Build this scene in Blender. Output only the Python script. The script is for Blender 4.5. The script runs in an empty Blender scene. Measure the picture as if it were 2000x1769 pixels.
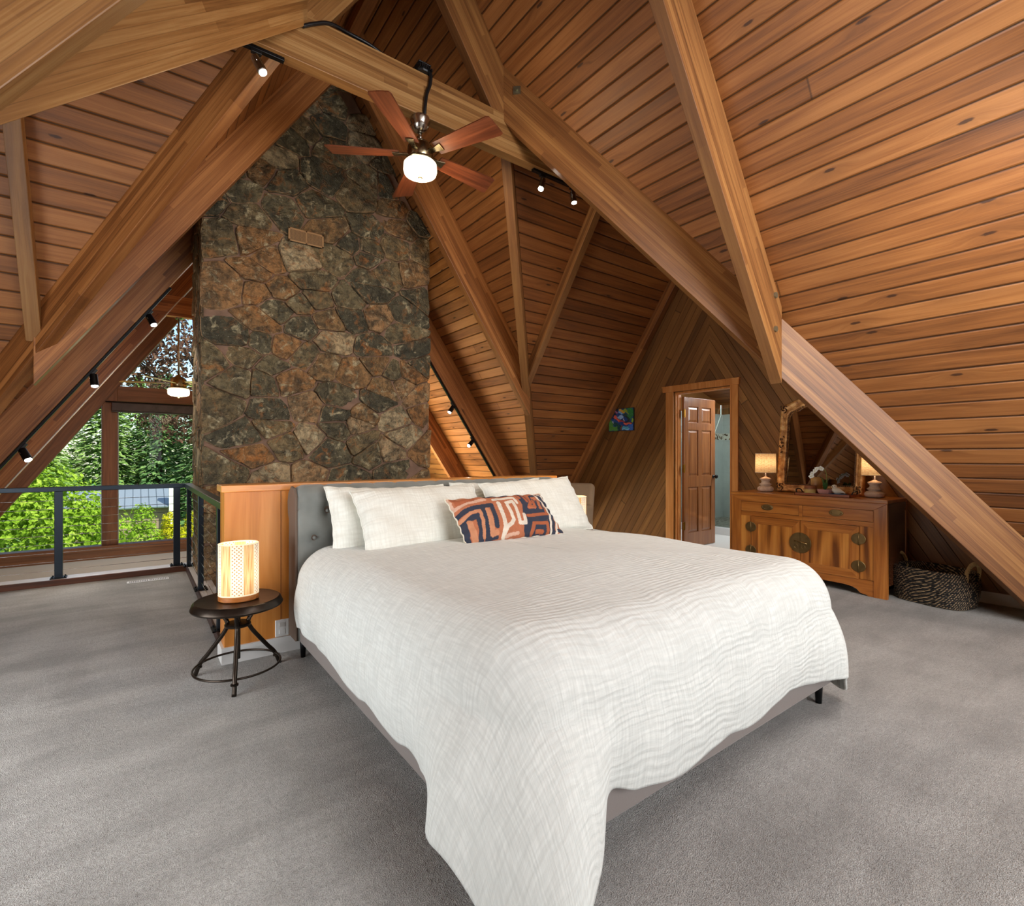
import bpy, bmesh, math, random
from mathutils import Vector, Matrix
random.seed(7)
PI = math.pi
C = bpy.context.scene.collection

# ------------------------------------------------------------------ helpers
def tag(o, label=None, cat=None, group=None, kind=None):
    if label: o['label'] = label
    if cat: o['category'] = cat
    if group: o['group'] = group
    if kind: o['kind'] = kind
    return o

def thing(name, label, cat, loc=(0, 0, 0), rz=0.0, group=None, kind=None):
    o = bpy.data.objects.new(name, None)
    C.objects.link(o)
    o.empty_display_size = .1
    o.location = loc
    o.rotation_euler = (0, 0, rz)
    return tag(o, label, cat, group, kind)

class MB:
    def __init__(s):
        s.v = []; s.f = []; s.mi = []; s.cur = 0; s.M = None; s.uv = None
    def av(s, p):
        p = Vector(p)
        if s.M is not None: p = s.M @ p
        s.v.append(p); return len(s.v) - 1
    def af(s, idx):
        s.f.append(tuple(idx)); s.mi.append(s.cur)
    def poly(s, pts):
        s.af([s.av(p) for p in pts])
    def box(s, lo, hi, M=None):
        old = s.M
        if M is not None: s.M = M if old is None else old @ M
        x0, y0, z0 = lo; x1, y1, z1 = hi
        i = [s.av(p) for p in ((x0,y0,z0),(x1,y0,z0),(x1,y1,z0),(x0,y1,z0),(x0,y0,z1),(x1,y0,z1),(x1,y1,z1),(x0,y1,z1))]
        for q in ((0,3,2,1),(4,5,6,7),(0,1,5,4),(1,2,6,5),(2,3,7,6),(3,0,4,7)):
            s.af([i[k] for k in q])
        s.M = old
        return s
    def hexa(s, p):
        i = [s.av(q) for q in p]
        for q in ((0,3,2,1),(4,5,6,7),(0,1,5,4),(1,2,6,5),(2,3,7,6),(3,0,4,7)):
            s.af([i[k] for k in q])
        return s
    def ring(s, c, u, w, r, n, r2=None):
        r2 = r if r2 is None else r2
        return [s.av(Vector(c) + Vector(u) * (r * math.cos(2*PI*k/n)) + Vector(w) * (r2 * math.sin(2*PI*k/n))) for k in range(n)]
    def bridge(s, a, b):
        n = len(a)
        for k in range(n):
            s.af((a[k], a[(k+1) % n], b[(k+1) % n], b[k]))
    def tube(s, path, r, n=10, cap=True, closed=False):
        pts = [Vector(p) for p in path]
        m = len(pts)
        rr = r if isinstance(r, (list, tuple)) else [r] * m
        rings = []; up = None
        for k in range(m):
            if closed: t = (pts[(k+1) % m] - pts[k-1]).normalized()
            else: t = (pts[min(k+1, m-1)] - pts[max(k-1, 0)]).normalized()
            if up is None:
                up = Vector((0, 0, 1)) if abs(t.z) < .9 else Vector((1, 0, 0))
            u = (up - t * up.dot(t)).normalized(); w = t.cross(u); up = u
            rings.append(s.ring(pts[k], u, w, rr[k], n))
        for k in range(m - 1): s.bridge(rings[k], rings[k+1])
        if closed: s.bridge(rings[-1], rings[0])
        elif cap:
            s.af(rings[0][::-1]); s.af(rings[-1])
        return s
    def lathe(s, prof, c=(0, 0, 0), n=32, cap=True, sx=1.0, sy=1.0):
        c = Vector(c); rings = []
        for r, z in prof:
            rings.append([s.av(c + Vector((r*sx*math.cos(2*PI*k/n), r*sy*math.sin(2*PI*k/n), z))) for k in range(n)])
        for a, b in zip(rings, rings[1:]): s.bridge(a, b)
        if cap:
            s.af(rings[0][::-1]); s.af(rings[-1])
        return s
    def grid(s, fn, nu, nv, closeu=False):
        ix = [[s.av(fn(i / nu, j / nv)) for j in range(nv + 1)] for i in range(nu if closeu else nu + 1)]
        m = len(ix)
        for i in range(nu):
            for j in range(nv):
                s.af((ix[i][j], ix[(i+1) % m][j], ix[(i+1) % m][j+1], ix[i][j+1]))
        return ix
    def build(s, name, mat, parent=None, smooth=False, bevel=0, M=None, recalc=False, solid=0, subd=0, sharp=None):
        me = bpy.data.meshes.new(name)
        me.from_pydata([tuple(p) for p in s.v], [], s.f)
        mats = mat if isinstance(mat, (list, tuple)) else [mat]
        for m in mats: me.materials.append(m)
        if len(mats) > 1: me.polygons.foreach_set('material_index', s.mi)
        if recalc or bevel:
            bm = bmesh.new(); bm.from_mesh(me)
            bmesh.ops.recalc_face_normals(bm, faces=bm.faces)
            bm.to_mesh(me); bm.free()
        if smooth:
            me.polygons.foreach_set('use_smooth', [True] * len(me.polygons))
            if sharp:
                try: me.set_sharp_from_angle(angle=sharp)
                except Exception: pass
        me.update()
        o = bpy.data.objects.new(name, me)
        C.objects.link(o)
        if parent is not None: o.parent = parent
        if M is not None: o.matrix_local = M
        if solid:
            md = o.modifiers.new('s', 'SOLIDIFY'); md.thickness = solid; md.offset = 0
        if bevel:
            md = o.modifiers.new('b', 'BEVEL'); md.width = bevel; md.segments = 2; md.limit_method = 'ANGLE'
        if subd:
            md = o.modifiers.new('ss', 'SUBSURF'); md.levels = subd; md.render_levels = subd
        return o

def rot(ax, a): return Matrix.Rotation(a, 4, ax)
def trl(x, y, z): return Matrix.Translation((x, y, z))
def catmull(pts, n=8):
    P = [Vector(p) for p in pts]; out = []
    for i in range(len(P) - 1):
        a = P[max(i-1, 0)]; b = P[i]; c = P[i+1]; d = P[min(i+2, len(P)-1)]
        for k in range(n):
            t = k / n
            out.append(.5 * ((2*b) + (c-a)*t + (2*a-5*b+4*c-d)*t*t + (3*b-a-3*c+d)*t**3))
    out.append(P[-1]); return out

def dup(root, loc, rz=None, label=None, group=None):
    r = root.copy(); C.objects.link(r); r.location = loc
    if rz is not None: r.rotation_euler = (0, 0, rz)
    if label: r['label'] = label
    if group: r['group'] = group
    for ch in list(root.children):
        c = ch.copy(); C.objects.link(c); c.parent = r
        for g in list(ch.children):
            d = g.copy(); C.objects.link(d); d.parent = c
    return r

# ------------------------------------------------------------------ material nodes
class NT:
    def __init__(s, name):
        s.m = bpy.data.materials.new(name); s.m.use_nodes = True
        s.t = s.m.node_tree; s.t.nodes.clear()
        s.out = s.t.nodes.new('ShaderNodeOutputMaterial')
    def n(s, typ, ins=None, **at):
        nd = s.t.nodes.new('ShaderNode' + typ)
        for k, v in at.items(): setattr(nd, k, v)
        for k, v in (ins or {}).items():
            sk = nd.inputs[k]
            if hasattr(v, 'is_linked') or isinstance(v, bpy.types.NodeSocket): s.t.links.new(v, sk)
            else: sk.default_value = v
        return nd
    def math(s, op, a, b=0.0, c=None):
        ins = {0: a, 1: b}
        if c is not None: ins[2] = c
        return s.n('Math', ins, operation=op).outputs[0]
    def mix(s, f, a, b, blend='MIX'):
        nd = s.t.nodes.new('ShaderNodeMix'); nd.data_type = 'RGBA'; nd.blend_type = blend; nd.clamp_factor = True
        for k, v in ((0, f), (6, a), (7, b)):
            if isinstance(v, bpy.types.NodeSocket): s.t.links.new(v, nd.inputs[k])
            else: nd.inputs[k].default_value = v
        return nd.outputs[2]
    def ramp(s, f, stops, interp='LINEAR'):
        nd = s.n('ValToRGB', {0: f}); cr = nd.color_ramp; cr.interpolation = interp
        while len(cr.elements) > 1: cr.elements.remove(cr.elements[-1])
        cr.elements[0].position = stops[0][0]; cr.elements[0].color = stops[0][1]
        for p, c in stops[1:]:
            e = cr.elements.new(p); e.color = c
        return nd.outputs[0]
    def mr(s, v, a, b, c, d, smooth=False):
        nd = s.n('MapRange', {0: v, 1: a, 2: b, 3: c, 4: d})
        if smooth: nd.interpolation_type = 'SMOOTHSTEP'
        return nd.outputs[0]
    def obj(s): return s.n('TexCoord').outputs['Object']
    def uvc(s): return s.n('TexCoord').outputs['UV']
    def sep(s, v):
        nd = s.n('SeparateXYZ', {0: v}); return nd.outputs
    def comb(s, x=0.0, y=0.0, z=0.0): return s.n('CombineXYZ', {0: x, 1: y, 2: z}).outputs[0]
    def scale(s, v, sc):
        return s.n('Mapping', {'Vector': v, 'Scale': sc}).outputs[0]
    def noise(s, v, sc, det=3.0, rough=.55, dist=0.0, col=False):
        nd = s.n('TexNoise', {'Vector': v, 'Scale': sc, 'Detail': det, 'Roughness': rough, 'Distortion': dist})
        return nd.outputs[1 if col else 0]
    def bsdf(s, col, rough=.5, metal=0.0, bump=None, bstr=.3, bdist=.01, **kw):
        ins = {'Base Color': col, 'Roughness': rough, 'Metallic': metal}
        for k, v in kw.items(): ins[k.replace('_', ' ')] = v
        b = s.n('BsdfPrincipled', ins)
        if bump is not None:
            bn = s.n('Bump', {'Height': bump, 'Strength': bstr, 'Distance': bdist})
            s.t.links.new(bn.outputs[0], b.inputs['Normal'])
        s.t.links.new(b.outputs[0], s.out.inputs[0])
        s.b = b
        return s.m

def lin(r, g, b):
    f = lambda c: ((c/255 + .055) / 1.055) ** 2.4 if c > 10 else c / 255 / 12.92
    return (f(r), f(g), f(b), 1.0)

def simple(name, rgb, rough=.5, metal=0.0, bump_sc=0, bstr=.1, var=0.0, **kw):
    t = NT(name); col = rgb
    if var:
        nz = t.noise(t.obj(), 9.0, 4)
        f = t.mr(nz, .3, .7, 0, 1)
        col = t.mix(f, tuple(c * (1-var) for c in rgb[:3]) + (1,), tuple(min(1, c * (1+var)) for c in rgb[:3]) + (1,))
    bump = t.noise(t.obj(), bump_sc, 3) if bump_sc else None
    return t.bsdf(col, rough, metal, bump=bump, bstr=bstr, bdist=.002, **kw)

def board_mat(name, dark, mid, light, width=.125, rough=.42, groove=.030, knots=.9, vjoint=13.0, cvar=.55):
    """tongue-and-groove boards: run along local x, counted along local y"""
    t = NT(name); o = t.obj(); x, y, z = t.sep(o)
    yb = t.math('DIVIDE', y, width)
    idx = t.math('FLOOR', yb); fr = t.math('FRACT', yb)
    wn = t.n('TexWhiteNoise', {'W': idx}, noise_dimensions='1D').outputs[0]
    off = t.math('MULTIPLY', wn, 37.0)
    xs = t.math('ADD', x, off)
    seg = t.math('FLOOR', t.math('DIVIDE', xs, vjoint))
    wn2 = t.n('TexWhiteNoise', {'Vector': t.comb(idx, seg, 0.0)}, noise_dimensions='2D').outputs[0]
    # knots
    kv = t.comb(t.math('MULTIPLY', xs, .9), t.math('MULTIPLY', y, 3.2), 0.0)
    vor = t.n('TexVoronoi', {'Vector': kv, 'Scale': 1.55, 'Randomness': 1.0}, voronoi_dimensions='2D')
    kd = vor.outputs['Distance']
    kc = t.sep(vor.outputs['Color'])[0]
    has = t.math('GREATER_THAN', kc, 1.0 - knots * .55)
    nk = t.math('MULTIPLY', t.noise(o, 45.0, 1), .03)
    kdn = t.math('ADD', kd, nk)
    kn = t.math('MULTIPLY', t.mr(kdn, .045, .075, 1, 0, True), has)
    halo = t.math('MULTIPLY', t.mr(kdn, .06, .30, 1, 0, True), has)
    # grain, pushed aside round the knots
    yw = t.math('ADD', y, t.math('MULTIPLY', halo, .03))
    gv = t.comb(t.math('MULTIPLY', xs, 1.3), t.math('MULTIPLY', yw, 26.0), idx)
    g1 = t.noise(gv, 1.0, 3, .6, .6)
    gv2 = t.comb(t.math('MULTIPLY', xs, 3.0), t.math('MULTIPLY', yw, 150.0), idx)
    g2 = t.noise(gv2, 1.0, 1, .6)
    big = t.noise(t.comb(t.math('MULTIPLY', xs, .6), t.math('MULTIPLY', y, 1.1), 0.0), 1.0, 2)
    f = t.math('ADD', t.math('MULTIPLY', g1, .62), t.math('MULTIPLY', t.math('SUBTRACT', wn2, .5), .42 * cvar))
    f = t.math('ADD', f, t.math('MULTIPLY', t.math('SUBTRACT', big, .5), .6))
    f = t.math('ADD', f, t.math('MULTIPLY', t.math('SUBTRACT', g2, .5), .22))
    col = t.ramp(f, [(.02, dark), (.32, mid), (.62, light)])
    grey = t.mr(t.noise(t.comb(t.math('MULTIPLY', xs, .8), t.math('MULTIPLY', y, 4.0), 3.0), 1.0, 2), .58, .78, 0, .3)
    col = t.mix(grey, col, tuple(c * .62 + .012 for c in mid[:3]) + (1,))
    col = t.mix(t.math('MULTIPLY', halo, .25), col, tuple(c * .5 for c in mid[:3]) + (1,))
    col = t.mix(t.math('MULTIPLY', kn, .85), col, (dark[0]*.3, dark[1]*.28, dark[2]*.4, 1))
    # grooves and end joints
    ed = t.math('MINIMUM', fr, t.math('SUBTRACT', 1.0, fr))
    gm = t.mr(ed, groove * .45, groove * 1.7, 1, 0, True)
    fx = t.math('FRACT', t.math('DIVIDE', xs, vjoint))
    jm = t.mr(t.math('MINIMUM', fx, t.math('SUBTRACT', 1.0, fx)), .0002, .0006, 1, 0)
    gm2 = t.math('MAXIMUM', gm, t.math('MULTIPLY', jm, .7))
    col = t.mix(t.math('MULTIPLY', gm2, .9), col, tuple(c * .12 for c in mid[:3]) + (1,))
    h = t.math('SUBTRACT', 1.0, t.mr(ed, 0.0, groove * 3.2, 1, 0, True))
    h = t.math('ADD', h, t.math('MULTIPLY', g2, .06))
    rg = t.math('ADD', rough, t.math('MULTIPLY', g1, .12))
    return t.bsdf(col, rg, bump=h, bstr=.9, bdist=.009)

def glulam_mat(name, dark, mid, light, lam=.038, rough=.45):
    """glued laminated timber: laminations along local x, stacked along local z"""
    t = NT(name); o = t.obj(); x, y, z = t.sep(o)
    oi = t.n('ObjectInfo').outputs['Random']
    xo = t.math('ADD', x, t.math('MULTIPLY', oi, 50.0))
    zb = t.math('DIVIDE', z, lam); idx = t.math('FLOOR', zb); fr = t.math('FRACT', zb)
    w1 = t.n('TexWhiteNoise', {'W': t.math('ADD', idx, t.math('MULTIPLY', oi, 91.0))}, noise_dimensions='1D').outputs[0]
    xs = t.math('ADD', xo, t.math('MULTIPLY', w1, 9.0))
    seg = t.math('FLOOR', t.math('DIVIDE', xs, 1.7))
    w2 = t.n('TexWhiteNoise', {'Vector': t.comb(idx, seg, oi)}, noise_dimensions='3D').outputs[0]
    gv = t.comb(t.math('MULTIPLY', xs, 1.1), t.math('MULTIPLY', y, 22.0), t.math('MULTIPLY', z, 42.0))
    g1 = t.noise(gv, 1.0, 3, .6, .8)
    gv2 = t.comb(t.math('MULTIPLY', xs, 3.5), t.math('MULTIPLY', y, 160.0), t.math('MULTIPLY', z, 170.0))
    g2 = t.noise(gv2, 1.0, 1)
    big = t.noise(t.comb(t.math('MULTIPLY', xo, .7), t.math('MULTIPLY', z, 1.5), 0.0), 1.0, 2)
    f = t.math('ADD', t.math('MULTIPLY', g1, .7), t.math('MULTIPLY', t.math('SUBTRACT', w2, .5), .30))
    f = t.math('ADD', f, t.math('MULTIPLY', t.math('SUBTRACT', big, .5), .5))
    f = t.math('ADD', f, t.math('MULTIPLY', t.math('SUBTRACT', g2, .5), .22))
    col = t.ramp(f, [(.05, dark), (.33, mid), (.62, light)])
    kv = t.comb(t.math('MULTIPLY', xs, 1.0), t.math('MULTIPLY', y, 8.0), t.math('MULTIPLY', z, 6.0))
    vor = t.n('TexVoronoi', {'Vector': kv, 'Scale': 1.0})
    has = t.math('GREATER_THAN', t.sep(vor.outputs['Color'])[0], .72)
    kn = t.math('MULTIPLY', t.mr(t.math('ADD', vor.outputs['Distance'], t.math('MULTIPLY', t.noise(o, 60.0, 2), .05)), .07, .12, 1, 0, True), has)
    col = t.mix(t.math('MULTIPLY', kn, .8), col, tuple(c * .3 for c in dark[:3]) + (1,))
    ed = t.math('MINIMUM', fr, t.math('SUBTRACT', 1.0, fr))
    gm = t.mr(ed, .01, .05, .35, 0)
    col = t.mix(gm, col, tuple(c * .5 for c in dark[:3]) + (1,))
    h = t.math('ADD', t.math('MULTIPLY', g2, .5), t.math('MULTIPLY', g1, .4))
    return t.bsdf(col, rough, bump=h, bstr=.25, bdist=.003)

def wood_mat(name, dark, mid, light, rough=.4, sc=1.0, axis='X', coat=0.0, ringy=0.0):
    t = NT(name); o = t.obj(); x, y, z = t.sep(o)
    oi = t.math('MULTIPLY', t.n('ObjectInfo').outputs['Random'], 20.0)
    a = {'X': (1.5, 24, 24), 'Y': (24, 1.5, 24), 'Z': (24, 24, 1.5)}[axis]
    v = t.comb(t.math('ADD', t.math('MULTIPLY', x, a[0]*sc), oi), t.math('MULTIPLY', y, a[1]*sc), t.math('MULTIPLY', z, a[2]*sc))
    g = t.noise(v, 1.0, 3, .6, 1.2)
    v2 = t.n('Mapping', {'Vector': v, 'Scale': (4, 4, 4)}).outputs[0]
    g2 = t.noise(v2, 1.0, 2)
    f = t.math('ADD', t.math('MULTIPLY', g, .8), t.math('MULTIPLY', g2, .22))
    if ringy:
        v3 = t.n('Mapping', {'Vector': v, 'Scale': (.28, .28, .28)}).outputs[0]
        n3 = t.noise(v3, 1.0, 2, .5, .4)
        rg = t.math('SINE', t.math('MULTIPLY', n3, 60.0))
        f = t.math('ADD', f, t.math('MULTIPLY', rg, ringy))
    col = t.ramp(f, [(.25, dark), (.5, mid), (.8, light)])
    return t.bsdf(col, rough, bump=f, bstr=.12, bdist=.003, Coat_Weight=coat, Coat_Roughness=.15)
# ------------------------------------------------------------------ materials
ROOF = board_mat('roof_boards', lin(86,48,20), lin(144,90,44), lin(178,120,66))
ROOFD = board_mat('roof_boards_dark', lin(82,45,18), lin(138,82,38), lin(174,112,58))
WALLB = board_mat('diagonal_boards', lin(88,56,24), lin(124,82,40), lin(158,110,58), width=.095, knots=.05, groove=.010, vjoint=16, cvar=.8)
BEAM = glulam_mat('glulam', lin(98,60,30), lin(140,92,50), lin(174,124,70))
BEAM2 = glulam_mat('glulam_tan', lin(112,72,36), lin(158,112,62), lin(188,146,92))
BEAMR = glulam_mat('glulam_red', lin(98,56,24), lin(150,94,48), lin(188,128,72))
CEDAR = wood_mat('cedar_panel', lin(160,92,32), lin(196,124,50), lin(220,152,78), .38, .35, 'Z')
CEDART = wood_mat('cedar_trim', lin(176,106,48), lin(206,136,72), lin(228,168,104), .38, .6, 'Z')
CEDARX = wood_mat('cedar_cap', lin(184,112,46), lin(214,142,70), lin(236,176,104), .3, .5, 'X', coat=.3)
FRAMEB = wood_mat('window_timber', lin(86,54,34), lin(120,80,52), lin(150,106,72), .5, .6, 'Z')
FRAMEBX = wood_mat('window_timber_x', lin(86,54,34), lin(120,80,52), lin(150,106,72), .5, .6, 'X')
WHITE = simple('white_paint', lin(222,222,220), .45)
BLACK = simple('black_metal', lin(22,23,25), .35, .6)
BLACKP = simple('black_plastic', lin(18,18,19), .4)
SLATE = simple('slate_metal', lin(50,60,70), .32, .7)
STEEL = simple('steel_cable', lin(190,190,190), .25, 1.0)
NICKEL = simple('brushed_nickel', lin(190,184,172), .22, 1.0)
BRASSD = simple('aged_brass', lin(134,110,70), .40, .85, var=.25)
IRON = simple('worn_iron', lin(62,54,47), .30, .85, bump_sc=14, bstr=.3, var=.35)
PLATE = simple('bolt_steel', lin(150,146,120), .4, .8)

def carpet_mat():
    t = NT('carpet'); o = t.obj()
    fine = t.noise(o, 260.0, 1, .7)
    med = t.noise(o, 60.0, 3, .7)
    big = t.noise(t.scale(o, (1.0, .55, 1)), 1.6, 4, .6, .6)
    big2 = t.noise(t.scale(o, (.6, 2.2, 1)), 2.2, 3, .6, .3)
    f = t.math('ADD', t.math('MULTIPLY', big, .55), t.math('MULTIPLY', big2, .45))
    f = t.mr(f, .40, .60, 0, 1)
    col = t.mix(f, lin(164,163,159), lin(206,205,201))
    f2 = t.math('ADD', t.math('MULTIPLY', fine, .6), t.math('MULTIPLY', med, .4))
    col = t.mix(t.mr(f2, .38, .60, .60, 0), col, lin(96,91,86))
    h = t.math('ADD', fine, t.math('MULTIPLY', med, 1.0))
    return t.bsdf(col, .95, bump=h, bstr=.9, bdist=.012, Sheen_Weight=.25, Sheen_Roughness=.6)
CARPET = carpet_mat()

def emis(name, rgb, s, base=(.9, .9, .9, 1)):
    t = NT(name)
    return t.bsdf(base, .4, Emission_Color=rgb, Emission_Strength=s)
LENS = emis('lamp_lens', (1, .93, .82, 1), 30)

def glass_mat(name, tint=(1, 1, 1, 1), refl=.08):
    t = NT(name)
    tr = t.n('BsdfTransparent', {'Color': tint}); gl = t.n('BsdfGlossy', {'Roughness': .02})
    fr = t.n('Fresnel', {'IOR': 1.45})
    mx = t.n('MixShader', {0: t.math('MULTIPLY', fr.outputs[0], refl * 8), 1: tr.outputs[0], 2: gl.outputs[0]})
    t.t.links.new(mx.outputs[0], t.out.inputs[0]); return t.m
GLASS = glass_mat('window_glass', (.95, .98, .97, 1), .015)

# ------------------------------------------------------------------ the building
XM, ZM, SM = 1.674, 5.6, 1.469          # main ridge and slope
YR, ZD, SD = 3.453, 4.427, 1.413        # dormer ridge and slope
XWR = 5.646; XWL = 2*XM - XWR
YB, YE = -3.4, 9.95
NODE = (ZM - ZD) / SM
def zm(X): return ZM - SM * abs(X - XM)
def zd(Y): return ZD - SD * abs(Y - YR)

def panel(name, label, origin, xax, yax, pts, mat, kind='structure', cat='ceiling'):
    x = Vector(xax).normalized(); y = Vector(yax).normalized(); z = x.cross(y)
    M = Matrix((x, y, z)).transposed().to_4x4(); M.translation = Vector(origin)
    Mi = M.inverted(); b = MB(); q = [Mi @ Vector(p) for p in pts]
    b.poly([(p.x, p.y, 0) for p in q])
    o = b.build(name, mat, M=M)
    md = o.modifiers.new('s', 'SOLIDIFY'); md.thickness = .08
    if q and o.data.polygons[0].normal.z > 0: md.offset = -1
    else: md.offset = 1
    return tag(o, label, cat, kind=kind)

for sx, side in ((1, 'right'), (-1, 'left')):
    xe = XM + sx * ZM / SM; xl = XM + sx * (ZM + 2.9) / SM
    ylo, yhi = YR - ZD / SD, YR + ZD / SD
    P = lambda X, Y: (X, Y, zm(X))
    xn = XM + sx * NODE
    pts = [P(XM, YB), P(XM, YE), P(xl, YE), P(xl, yhi), P(xe, yhi), P(xn, YR), P(xe, ylo), P(xe, YB)]
    if sx == 1: L = 'steep ceiling slope of stained knotty boards rising over the black basket'
    else: L = 'steep ceiling slope of stained knotty boards above the window side railing'
    panel('ceiling', L, (XM, 0, ZM), (0, 1, 0), (sx, 0, -SM), pts, ROOF)
    xw = XWR if sx == 1 else XWL
    for sy in (1, -1):
        Q = lambda X, Y: (X, Y, zd(Y))
        pts = [Q(xn, YR), Q(xw, YR), Q(xw, YR + sy * ZD / SD), Q(xe, YR + sy * ZD / SD)]
        lab = {(1, 1): 'dormer ceiling slope of knotty boards above the beige armchair',
               (1, -1): 'dormer ceiling slope hidden behind the long beam over the mirror',
               (-1, 1): 'orange dormer ceiling slope of knotty boards behind the upright strut',
               (-1, -1): 'dormer ceiling slope beside the camera on the window side'}[(sx, sy)]
        panel('ceiling', lab, (0, YR, ZD), (1, 0, 0), (0, sy, -SD), pts, ROOF if sx == -1 else ROOFD)

# beams -----------------------------------------------------------------------
def beam(name, label, A, B, w, D, mat, group=None, cat='beam'):
    A = Vector(A); B = Vector(B); x = (B - A).normalized()
    h = Vector((x.x, x.y, 0)).normalized(); y = Vector((-h.y, h.x, 0)); z = x.cross(y)
    M = Matrix((x, y, z)).transposed().to_4x4(); M.translation = A - Vector((0, 0, D))
    Mi = M.inverted(); b = MB(); pts = []
    for dz in (-D, 0):
        for E_, sy in ((A, -1), (B, -1), (B, 1), (A, 1)):
            pts.append(Mi @ (E_ + y * (sy * w / 2) + Vector((0, 0, dz))))
    b.hexa(pts)
    o = b.build(name, mat, M=M, bevel=.004)
    return tag(o, label, cat, group, 'structure')

W = .085
def Vp(sx, sy, t, dz=.10):
    X = XM + sx * (NODE + t); Y = YR + sy * (SM / SD) * t
    return (X, Y, ZD - SM * t + dz)
DV = .51
vlab = {(1, -1): 'long near valley beam with two bolts crossing in front of the mirror',
        (1, 1): 'slim valley beam dropping behind the headboard where three braces meet',
        (-1, 1): 'valley beam running down from the ceiling spotlight past the chimney',
        (-1, -1): 'pale valley beam across the upper corner above the upright strut'}
VB = {}
for k in vlab:
    sx, sy = k
    VB[k] = beam('valley_beam', vlab[k], Vp(sx, sy, -.02), Vp(sx, sy, 2.98), W, DV, BEAM2 if k == (-1, -1) else (BEAMR if k == (-1, 1) else BEAM))
JD = .575
def rafter(name, lab, sx, Y, x0, x1, w=W, D=JD, mat=None):
    return beam(name, lab, (XM + sx * x0, Y, zm(XM + sx * x0)), (XM + sx * x1, Y, zm(XM + sx * x1)), w, D, mat or BEAM)
XJ = (ZM - ZD + SD * 1.46) / SM        # |X-XM| where the jack rafters meet the valleys
rafter('rafter_beam', 'upper rafter beam meeting the tie beam beside the ceiling fan', 1, YR, 0.02, NODE + .06)
rafter('rafter_beam', 'short upper rafter beam above the black cable on the tie beam', -1, YR, 0.02, NODE + .06, mat=BEAM2)
NJ = rafter('rafter_beam', 'steep rafter beam bolted onto the long beam above the mirror', 1, 1.875, 0.02, XJ + .02)
rafter('rafter_beam', 'broad pale rafter beam cutting the top corner nearest the camera', -1, 1.875, 0.02, XJ + .02, mat=BEAM2)
rafter('rafter_beam', 'rafter beam behind the ceiling fan running down beside the chimney', 1, 4.935, 0.02, XJ + .05, mat=BEAMR)
rafter('rafter_beam', 'dark rafter beam crossing the top of the stone chimney', -1, 4.935, 0.02, XJ + .05, mat=BEAMR)
rafter('rafter_beam', 'rafter beam with a spotlight track above the bed headboard', 1, 6.45, 0.02, 3.9, mat=BEAMR)
rafter('rafter_beam', 'rafter beam carrying the long spotlight track above the railing', -1, 6.42, 0.02, 5.4, mat=BEAMR)
rafter('rafter_beam', 'far rafter beam glimpsed low beside the chimney behind the headboard', 1, 7.96, 0.02, 5.4, mat=BEAMR)
rafter('rafter_beam', 'rafter beam with a thin white cable, second from the window wall', -1, 7.96, 0.02, 5.4, mat=BEAMR)
rafter('rafter_beam', 'rafter beam framing the glass of the window wall', -1, 9.82, 0.02, 5.6, w=.12, mat=FRAMEBX)
rafter('rafter_beam', 'rafter beam framing the hidden side of the window wall', 1, 9.82, 0.02, 5.6, w=.12, mat=FRAMEBX)
beam('tie_beam', 'broad horizontal tie beam with the ceiling fan hanging beneath', (XWL, YR, 4.061), (XWR, YR, 4.061), W + .005, .32, BEAM2)
# dormer jack rafters
jl = {(1, 1): 'slanting dormer brace below the pair of ceiling spotlights', (1, -1): 'dormer brace hidden behind the long near beam',
      (-1, 1): 'upright looking dormer strut with a pointed lower end', (-1, -1): 'dormer strut on the camera side of the room'}
for (sx, sy), lb in jl.items():
    X = XM + sx * (XJ + (.05 if sx < 0 else 0))
    beam('dormer_strut', lb, (X, YR + sy * .02, zd(YR + sy * .02)), (X, YR + sy * 1.46, zd(YR + sy * 1.46)), W, .34, BEAM if sx == 1 else BEAM2)
for sx, sy, lb in ((1, 1, 'dark rafter beam edging the diagonal board wall above the armchair'), (1, -1, 'rafter beam edging the diagonal board wall behind the mirror')):
    X = XM + sx * (XWR - XM - .06)
    beam('dormer_rafter', lb, (X, YR + sy * .02, zd(YR + sy * .02)), (X, YR + sy * 3.1, zd(YR + sy * 3.1)), .10, .34, BEAMR)
# ridge
beam('ridge_beam', 'dark ridge beam at the top of the main ceiling', (XM, YB, ZM - .02), (XM, YE, ZM - .02), .10, .34, BEAMR)
# bolts on the near rafter and a steel washer plate on the long beam
def world_part(b, name, mat, parent, **kw):
    o = b.build(name, mat, **kw); o.parent = parent; o.matrix_parent_inverse = parent.matrix_world.inverted(); return o
bpy.context.view_layer.update()
for z in (2.40, 2.15):
    b = MB(); b.tube([(3.79, 1.875 - W/2 - .012, z), (3.79, 1.875 - W/2 + .01, z)], .022, 12)
    world_part(b, 'bolt', PLATE, NJ)
nv = Vector((-1, -1, 0)).normalized(); dv = Vector((1, -1, 0)).normalized()
c0 = Vector((2.62, 3.30, 4.02)); c0 = Vector(Vp(1, -1, .09)) + nv * (W/2) + Vector((0, 0, -.16))
b = MB(); Mx = Matrix((dv, Vector((0, 0, 1)).cross(dv), Vector((0, 0, 1)))).transposed().to_4x4(); Mx.translation = c0
b.box((-.03, -.012, -.03), (.03, .012, .03), Mx); b.tube([c0 - nv*.0, c0 + nv*.03], .013, 8)
world_part(b, 'washer_plate', PLATE, VB[(1, -1)])

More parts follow.
